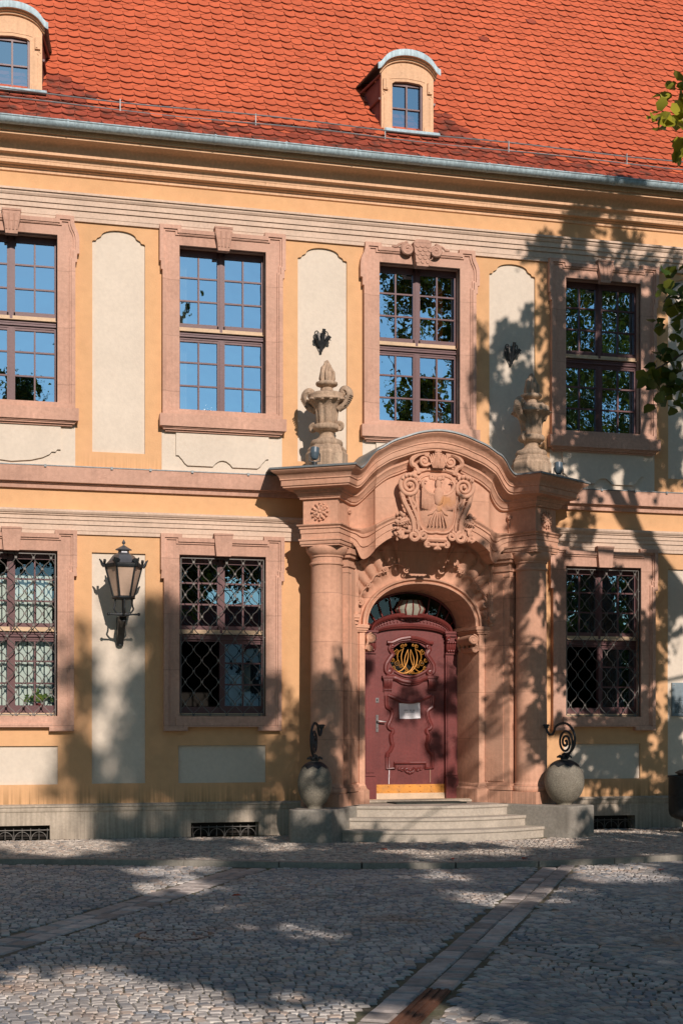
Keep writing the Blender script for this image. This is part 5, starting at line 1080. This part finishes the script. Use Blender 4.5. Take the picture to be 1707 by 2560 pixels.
mb = MB(); mb.lathe([(0.30, RZ-0.02), (0.30, RZ+0.0), (0.27, RZ+0.003), (0.26, RZ-0.004), (0.001, RZ-0.004)], 32, (1.44, -8.46, 0)); tag(mb.build('manhole_cover', M_iron, smooth=30), 'dark round manhole cover sunk in the shaded setts', 'manhole cover')

# ------------------------------------------------------------------ trees behind the photographer and at the right; they cast the dappled shade
import numpy as np
rg = np.random.default_rng(11)
def leaves(name, centres, size, spread, per, parent, sun_tint=0.0, seed=1):
    rg = np.random.default_rng(seed)
    C = np.repeat(np.array(centres, float), per, 0); n = len(C); C = C+rg.normal(0, 1, (n, 3))*np.array(spread)
    nr = rg.normal(0, 1, (n, 3))*0.75+np.array([0, -0.35, 0.75]); nr /= np.linalg.norm(nr, axis=1)[:, None]
    up = rg.normal(0, 1, (n, 3))*0.7+np.array([0, 0, -0.6]); up -= nr*(up*nr).sum(1)[:, None]; up /= np.linalg.norm(up, axis=1)[:, None]
    sd = np.cross(nr, up); s = size*rg.uniform(0.65, 1.2, n)[:, None]
    P = [(0, 0, 0), (-0.46, 0.22, 0.10), (-0.44, 0.62, 0.13), (0, 1.05, -0.05), (0.44, 0.62, 0.13), (0.46, 0.22, 0.10)]
    V = np.stack([C+s*(sd*a+up*b+nr*c) for a, b, c in P], 1).reshape(-1, 3)
    F = (np.arange(n)[:, None]*6+np.array([0, 1, 2, 3, 0, 3, 4, 5])).reshape(-1)
    me = bpy.data.meshes.new(name); me.vertices.add(len(V)); me.vertices.foreach_set('co', V.ravel()); me.loops.add(len(F)); me.loops.foreach_set('vertex_index', F)
    me.polygons.add(2*n); me.polygons.foreach_set('loop_start', np.arange(2*n)*4); me.polygons.foreach_set('loop_total', np.full(2*n, 4))
    me.update(calc_edges=True); a = me.attributes.new('tint', 'FLOAT', 'POINT'); a.data.foreach_set('value', np.repeat(np.clip(rg.normal(0.14, 0.12, n)+sun_tint, 0, 1), 6))
    me.materials.append(M_leaf); o = bpy.data.objects.new(name, me); S.collection.objects.link(o); o.parent = parent; o.location = -parent.location; return o
def ray(p, yc):      # the point above a shaded spot, towards the sun, at depth yc
    d = (yc-p[1])/SD.y; return (p[0]+SD.x*d, yc, p[2]+SD.z*d)
def limb(mb, P, r0, r1, n=8):
    q = crom(P, 4); m = len(q); mb.tube(q, [r0+(r1-r0)*k/(m-1) for k in range(m)], n)
FA = [(7.62, 6.62, 0.2, 0.2, 0.9), (7.62, 6.1, 0.16, 0.3, 0.5), (8.46, 8.78, 0.41, 0.1, 0.9), (8.87, 8.91, 0.35, 0.25, 1), (9.22, 8.69, 0.28, 0.09, 0.8), (8.94, 9.11, 0.28, 0.08, 0.5), (8.26, 8.38, 0.61, 0.22, 1), (8.8, 8.27, 0.55, 0.19, 0.9), (9.64, 8.34, 0.1, 0.38, 0.9), (8.09, 7.96, 0.17, 0.31, 0.8), (9.22, 7.92, 0.21, 0.38, 0.5), (7.38, 7.16, 0.4, 0.14, 0.9), (7.68, 7.33, 0.18, 0.38, 0.7), (7.25, 6.71, 0.26, 0.37, 0.6), (6.99, 6.88, 0.12, 0.37, 0.9), (6.99, 6.38, 0.17, 0.28, 0.8), (7.52, 6.42, 0.4, 0.31, 0.7), (7.79, 5.93, 0.2, 0.44, 0.6), (7.25, 5.96, 0.16, 0.31, 0.6), (7.38, 5.66, 0.27, 0.31, 0.4), (8.8, 7.38, 0.66, 0.64, 0.9), (8.8, 6.37, 0.66, 0.57, 0.9), (9.57, 7.31, 0.21, 0.77, 0.7), (9.95, 7.72, 0.28, 0.71, 0.7), (9.95, 6.43, 0.28, 0.9, 1), (8.12, 6.96, 0.15, 1.07, 0.8), (8.8, 5.64, 0.9, 0.19, 0.9), (8.94, 5.33, 0.77, 0.29, 0.8), (9.57, 5.45, 0.21, 0.38, 0.9), (9.99, 5.66, 0.21, 0.51, 0.9), (8.46, 5.14, 0.27, 0.19, 0.2), (7.75, 4.33, 0.34, 0.28, 1), (7.32, 3.97, 0.13, 0.5, 0.9), (7.92, 4.49, 0.2, 0.25, 0.6), (8.39, 4.38, 0.41, 0.19, 0.45), (8.6, 4.77, 0.14, 0.25, 0.6), (7.45, 3.6, 0.2, 0.38, 0.9), (7.32, 2.85, 0.17, 0.62, 0.8), (7.58, 3.17, 0.16, 0.5, 0.8), (7.52, 2.17, 0.17, 0.56, 0.8), (7.79, 2.67, 0.12, 0.75, 0.4), (7.58, 1.17, 0.27, 0.38, 1), (7.85, 0.67, 0.27, 0.25, 0.6), (6.86, 3.59, 0.24, 0.31, 0.4), (7.05, 3.03, 0.11, 0.37, 0.5), (7.12, 2.17, 0.13, 0.5, 0.6), (6.92, 1.29, 0.26, 0.25, 0.6), (6.6, 2.28, 0.2, 0.31, 1), (6.53, 1.79, 0.2, 0.37, 0.9), (6.66, 1.17, 0.13, 0.31, 0.6), (6.01, 2.16, 0.22, 0.18, 0.9), (5.44, 2.64, 0.14, 0.15, 0.8), (6.27, 4.07, 0.19, 0.13, 0.3), (8.19, 3.56, 0.2, 0.38, 0.8), (8.53, 3.06, 0.27, 0.63, 0.9), (8.94, 2.69, 0.42, 0.95, 0.95), (9.5, 2.31, 0.17, 1.02, 0.8), (9.71, 2.95, 0.13, 0.64, 0.6), (9.92, 3.21, 0.21, 0.39, 0.6), (8.53, 1.92, 0.34, 0.57, 0.95), (9.08, 1.42, 0.56, 0.26, 1), (8.12, 2.42, 0.1, 1.01, 0.8), (8.94, 1.03, 0.62, 0.32, 0.85), (9.64, 0.71, 0.42, 0.45, 0.9), (9.99, 1.29, 0.17, 0.77, 0.85), (8.94, 0.34, 0.77, 0.22, 0.95), (8.94, 0.05, 0.77, 0.14, 1), (9.85, 0.32, 0.28, 0.45, 0.8), (8.26, 0.47, 0.27, 0.32, 0.7), (9.85, 3.66, 0.21, 0.32, 0.3), (9.22, 3.77, 0.28, 0.13, 0.3)]
FB = [(2.28, 2.95, 0.18, 0.35, 0.7), (1.41, 2.58, 0.12, 0.46, 0.6), (2.48, 3.07, 0.18, 0.23, 0.8), (2.51, 1.78, 0.35, 1.06, 0.75), (2.05, 1.66, 0.15, 0.64, 0.9), (2.1, 1.02, 0.17, 0.35, 0.8), (3.55, 2.2, 0.3, 0.6, 0.8), (3.17, 1.66, 0.66, 0.47, 0.9), (3.05, 1.07, 0.66, 0.47, 1), (3.71, 0.83, 0.49, 0.42, 1), (4.38, 1.3, 0.31, 0.72, 0.9), (4.75, 1.66, 0.31, 0.6, 1), (4.63, 0.82, 0.37, 0.48, 0.9), (1.3, 2.12, 0.11, 0.35, 0.5), (1.3, 1.2, 0.17, 0.29, 0.9), (1.02, 0.85, 0.09, 0.13, 0.7), (1.64, 0.96, 0.17, 0.29, 0.7), (3.53, 0.23, 0.67, 0.16, 1), (2.16, 0.14, 0.53, 0.18, 1), (4.38, 0.28, 0.37, 0.3, 0.8), (1.81, 0.5, 0.23, 0.18, 0.6), (2.81, 0.48, 0.48, 0.18, 0.7), (5.13, 1.6, 0.11, 0.55, 0.8), (3.17, 2.79, 0.54, 0.35, 0.35), (4.01, 1.66, 0.15, 0.6, 0.6)]
GL = [(0.53, -10.12, 0.44, 0.63), (0.91, -11.04, 0.5, 0.39), (0.46, -11.2, 0.56, 0.73), (1.36, -11.71, 0.74, 0.38), (1.05, -1.29, 0.83, 0.99), (1.37, -0.55, 0.65, 0.68), (2.05, -3.87, 0.59, 0.74), (1.83, -5.53, 0.6, 0.67), (2.38, -3.22, 0.43, 0.41), (2.1, -7.14, 0.32, 0.29), (2.25, -8.4, 0.42, 0.42), (2.47, -9.16, 0.19, 0.17), (3.16, -2.0, 0.25, 0.29), (3.63, -1.81, 0.21, 0.31), (4.93, -2.77, 0.35, 0.33), (5.31, -3.26, 0.59, 0.43), (6.03, -3.21, 0.5, 0.53), (6.99, -2.67, 0.31, 0.46), (4.62, -5.03, 0.4, 0.33), (6.68, -4.82, 0.64, 0.62), (6.41, -5.89, 0.6, 0.6), (7.7, -4.04, 0.3, 0.5), (4.73, -7.17, 0.46, 0.42), (4.54, -6.69, 0.24, 0.26), (4.47, -7.75, 0.22, 0.17), (5.58, -6.51, 0.28, 0.27), (3.14, -9.65, 0.1, 0.12), (3.27, -10.36, 0.09, 0.14), (2.68, -8.88, 0.09, 0.22), (1.39, -10.38, 0.08, 0.12), (1.75, -10.78, 0.1, 0.11), (2.22, -11.59, 0.14, 0.19), (2.68, -12.07, 0.2, 0.15), (2.25, -11.96, 0.23, 0.21), (6.93, 1.68, 1.06, 4.35), (7.21, 4.29, 0.86, 3.35), (2.86, -11.07, 0.11, 0.11)]

GL += [(6.05, -1.2, 0.9, 0.5), (0.3, -10.6, 0.9, 0.9), (1.2, -11.8, 1.4, 0.55), (2.3, -12.3, 0.8, 0.35), (3.78, -0.15, 0.4, 0.5)]
ta = empty('linden_tree', (12.1, -6.6, 0)); tag(ta, 'linden tree at the right whose leafy twigs hang into the right edge', 'tree', 'linden trees on the square')
tb = empty('linden_tree', (4.6, -22.0, 0)); tag(tb, 'tall linden tree standing behind the viewpoint and shading the setts', 'tree', 'linden trees on the square')
ca, cb = [], []
for X_, Z_, rx, rz_, d in FA:
    n = max(1, int(math.pi*rx*rz_*120*d))
    for k in range(n):
        a = rg.uniform(0, 6.283); q = math.sqrt(rg.uniform(0, 1))
        p = (X_+rx*q*math.cos(a), -0.15, Z_+rz_*q*math.sin(a))
        if noise.noise(Vector((p[0]*3.4, p[2]*3.0, 1.7)))+0.5*noise.noise(Vector((p[0]*8, p[2]*8, 4))) > 0.16: continue
        ca.append(ray(p, (-9.6 if X_ < 7.05 else -6.6)+rg.normal(0, 0.4)))
for X_, Z_, rx, rz_, d in FB:
    n = max(1, int(math.pi*rx*rz_*60*d))
    for k in range(n):
        if abs(X_-3.75) < 0.3 and Z_ < 0.5: continue
        a = rg.uniform(0, 6.283); q = math.sqrt(rg.uniform(0, 1)); (ca if X_ > 3.6 else cb).append(ray((X_+rx*q*math.cos(a), -0.3, Z_+rz_*q*math.sin(a)), -11.0+rg.normal(0, 0.25) if X_ > 3.6 else -21.3+rg.normal(0, 0.5)))
k = 0
while k < 7000:
    x, y = rg.uniform(-1.0, 9.5), rg.uniform(-13.0, -0.8)
    if x > 4.3+(y+12.5)*0.53 or any(((x-a)/(b+0.12))**2+((y-c)/(d+0.14))**2 < 1 for a, c, b, d in GL): k += 1; continue
    if noise.noise(Vector((x*1.6, y*1.1, 9)))+0.4*noise.noise(Vector((x*4, y*3, 2))) > 0.33: k += 1; continue
    k += 1
    if y > -2.6 and x > 3.3: ca.append(ray((x, y, 0), -11.0+rg.normal(0, 0.25)))
    else: cb.append(ray((x, y, 0), -21.0+rg.normal(0, 0.55)))
ca = [c for c in ca if c[0] > 0.5286*(c[1]+19.14)+0.3 or c[2] > 1.54+0.56*(c[1]+19.14)+0.3]
for k in range(1300):      # the rest of the crown, out to the right
    a = rg.normal(0, 1, 3); a /= np.linalg.norm(a); q = rg.uniform(0.4, 1)**0.5; c = (14.2+3.6*q*a[0], -7.4+2.6*q*a[1], 9.0+4.6*q*a[2])
    if c[0] > 11.1: ca.append(c)
TWT = [(4.4, 5.6), (4.45, 5.64), (4.5, 5.62), (4.54, 5.59), (4.59, 5.57), (4.55, 5.81), (4.59, 5.85), (4.61, 5.76), (4.6, 5.45), (4.61, 5.37), (4.66, 5.6), (4.7, 5.8), (4.7, 5.5), (4.78, 5.65)]
TWM = [(4.54, 4.6), (4.59, 4.52), (4.51, 4.39), (4.56, 4.35), (4.6, 4.39), (4.5, 4.25), (4.55, 4.2), (4.46, 4.0), (4.53, 4.07), (4.59, 4.01), (4.33, 3.87), (4.39, 3.86), (4.45, 3.91), (4.5, 3.86), (4.56, 3.82), (4.48, 3.74), (4.54, 3.68), (4.61, 3.75), (4.59, 3.89), (4.66, 4.5), (4.68, 4.3), (4.66, 4.05), (4.7, 3.85), (4.75, 4.2), (4.78, 4.5), (4.8, 4.0)]
leaves('leafy_twig', [(x, -10.4+rg.normal(0, 0.05), z) for x, z in TWT], 0.088, (0.03, 0.05, 0.03), 6, ta, seed=21, sun_tint=0.75)  # upper twig: sunlight is put into the leaf colour by a yellower tint
leaves('leafy_twig', [(x, -10.4+rg.normal(0, 0.05), z) for x, z in TWM], 0.085, (0.032, 0.06, 0.032), 6, ta, seed=22)
leaves('crown', ca, 0.10, (0.06, 0.09, 0.06), 14, ta, seed=3)
leaves('crown', cb, 0.145, (0.12, 0.2, 0.07), 19, tb, seed=4)
mb = MB(); b0 = Vector(ta.location); T = lambda *P: [tuple(Vector(p)-b0) for p in P]
limb(mb, T((12.1, -6.6, -0.10), (12.15, -6.6, 2.00), (12.0, -6.6, 3.80), (11.7, -6.6, 4.85)), 0.30, 0.22, 12)
limb(mb, T((11.7, -6.6, 4.65), (11.0, -6.6, 6.45), (10.2, -6.6, 7.55), (9.52, -6.6, 8.35), (9.0, -6.6, 9.65), (8.4, -6.6, 11.05)), 0.20, 0.04)
limb(mb, T((10.0, -6.6, 7.75), (9.7, -6.6, 8.65), (10.0, -6.6, 9.55), (10.2, -6.6, 11.05)), 0.09, 0.02)
limb(mb, T((11.7, -6.6, 4.65), (12.6, -6.6, 7.05), (13.4, -6.6, 10.05), (14, -6.6, 12.25)), 0.2, 0.05); limb(mb, T((12.4, -6.6, 6.45), (14, -6.6, 7.55), (16, -8.2, 9.5)), 0.12, 0.03)
limb(mb, T((12.0, -6.6, 4.00), (10.0, -9, 5.6), (7.6, -10.4, 6.2), (5.6, -10.4, 5.9), (4.8, -10.4, 5.68), (4.42, -10.4, 5.6)), 0.035, 0.004, 6); limb(mb, T((8.2, -10.2, 6.1), (6.8, -10.4, 5.6), (5.5, -10.4, 4.6), (4.72, -10.4, 4.1), (4.35, -10.4, 3.88)), 0.02, 0.004, 6); limb(mb, T((5.5, -10.4, 4.6), (4.8, -10.4, 4.42), (4.52, -10.4, 4.45)), 0.012, 0.003, 5); limb(mb, T((5.6, -10.4, 5.9), (4.9, -10.4, 5.85), (4.58, -10.4, 5.82)), 0.012, 0.003, 5)
limb(mb, T((10.2, -6.6, 7.55), (8.8, -6.6, 7.65), (7.6, -6.6, 8.45), (7.2, -6.6, 9.65)), 0.05, 0.012, 6); limb(mb, T((11.2, -6.6, 5.95), (9.4, -6.6, 5.65), (7.8, -6.6, 5.95), (7.0, -6.6, 6.25)), 0.03, 0.01, 6)
mb.build('trunk', M_bark, ta, smooth=60)
mb = MB(); b0 = Vector(tb.location)
limb(mb, T((4.6, -22, -0.1), (4.55, -22, 2.2), (4.5, -21.9, 4.6)), 0.34, 0.26, 12)
for P in (((4.5, -21.9, 4.4), (3.2, -21.4, 6), (2.6, -21.2, 8), (3.4, -21.2, 11.5)), ((4.5, -21.9, 4.4), (5.0, -21.3, 7), (4.6, -21.2, 9.6), (4.2, -21.2, 12)), ((4.5, -21.9, 4.4), (6.4, -21.4, 6), (8, -21.2, 7.2), (9.4, -21.2, 8.4)), ((4.5, -21.9, 4.6), (4.4, -21.4, 7), (3.6, -21.2, 9.5))): limb(mb, T(*P), 0.16, 0.03)
mb.build('trunk', M_bark, tb, smooth=60)
tcx = empty('linden_tree', (17.5, -25, 0)); tag(tcx, 'linden tree far to the right behind the viewpoint, mirrored in the dark right windows', 'tree', 'linden trees on the square')
cc3 = []
for k in range(900):
    a = rg.normal(0, 1, 3); a /= np.linalg.norm(a); q = rg.uniform(0.2, 1)**0.4; c = (17.5+4.6*q*a[0], -25+2.5*q*a[1], 7.5+5.2*q*a[2])
    if c[0] > 12.6+0.1*abs(c[2]-7) and c[2] > 2.4: cc3.append(c)
leaves('crown', cc3, 0.19, (0.25, 0.25, 0.22), 10, tcx, seed=5)
mb = MB(); b0 = Vector(tcx.location); limb(mb, T((17.5, -25, -0.1), (17.4, -25, 3), (17.6, -25, 8), (17.4, -25, 11)), 0.3, 0.06); mb.build('trunk', M_bark, tcx, smooth=60)
for (bx_, by_, lab, sd_) in ((-7.4, -9.0, 'added unseen linden tree out to the left before the building, blocking sky light', 6), (-7.5, -19.5, 'added unseen linden tree at the far left, level with the viewpoint, blocking sky light', 7), (-6.5, -28.0, 'added unseen linden tree behind the viewpoint on the left, blocking sky light', 8), (16.5, -17.5, 'added unseen linden tree to the right, blocking sky light', 9)):  # side trees added out of view to cut the sky light on the plaza
    tq = empty('linden_tree', (bx_, by_, 0)); tag(tq, lab, 'tree', 'linden trees on the square'); cc3 = []
    for k in range(700):
        a = rg.normal(0, 1, 3); a /= np.linalg.norm(a); q = rg.uniform(0.1, 1)**0.4; cc3.append((bx_+4.3*q*a[0], by_+4.6*q*a[1], 9.0+5.8*q*a[2]))
    leaves('crown', cc3, 0.20, (0.28, 0.28, 0.22), 11, tq, seed=sd_)
    mb = MB(); b0 = Vector(tq.location); limb(mb, T((bx_, by_, -0.1), (bx_+0.1, by_, 3), (bx_-0.1, by_, 8), (bx_, by_, 12)), 0.3, 0.06)
    for k in range(5): a = 1.26*k; limb(mb, T((bx_, by_, 4+0.5*k), (bx_+1.5*math.cos(a), by_+1.5*math.sin(a), 6+0.5*k), (bx_+3*math.cos(a), by_+3*math.sin(a), 8.5+0.6*k)), 0.12, 0.02, 6)
    mb.build('trunk', M_bark, tq, smooth=60)
# pale house across the square (seen only as a reflection in the panes)
hs = empty('pale_house', (9, -62, 0)); tag(hs, 'pale rendered house across the square, seen only reflected in the ground floor panes', 'house')
mb = MB(); mb.box(-12, 12, -5, 0, 0, 6.2); mb.build('wall', M_house, hs, smooth=0)
mb = MB(); mb.add([(-12.4, 0.4, 6.2), (12.4, 0.4, 6.2), (12.4, -5.4, 6.2), (-12.4, -5.4, 6.2), (-11, -2.5, 9), (11, -2.5, 9)], [(0, 1, 5, 4), (1, 2, 5), (2, 3, 4, 5), (3, 0, 4)]); mb.build('roof', M_tdirt, hs, smooth=0)
for k in range(7):
    for z in (1.0, 3.9): mb = MB(); mb.box(-10.6+3.3*k, -9.4+3.3*k, 0.0, 0.04, z, z+1.6); mb.build('window', M_dark, hs, smooth=0)

hg = empty('hedge', (24, -31, 0)); tag(hg, 'dark clipped hedge across the plaza, mirrored in the right ground floor window', 'hedge')
leaves('foliage', [(rg.uniform(14.5, 40), -31+rg.normal(0, 0.5), rg.uniform(0.1, 5.0)) for k in range(3600)], 0.24, (0.25, 0.2, 0.2), 9, hg, seed=12)
mb = MB()
for k in range(12): mb.tube([(-9+2*k, 0, 0), (-9+2*k, 0, 2.5)], 0.06, 6)
mb.build('stem', M_bark, hg)

for i, (x, y) in enumerate(((5.15, -4.05), (6.02, -4.12), (4.72, -2.6), (7.1, -5.2), (2.35, -6.3))):
    mb = MB(); mb.add([(0, 0, 0.012), (-0.03, 0.04, 0.022), (-0.02, 0.085, 0.02), (0, 0.10, 0.01), (0.025, 0.075, 0.026), (0.035, 0.035, 0.024)], [(0, 1, 2, 3), (0, 3, 4, 5)])
    o = mb.build('fallen_leaf', M_fall, None, (x, y, 0.0 if y > yk(x) else RZ), smooth=0); o.rotation_euler = (0, 0, 1.9*i); tag(o, 'small red fallen leaf lying on the grey setts', 'leaf', 'fallen leaves on the plaza')
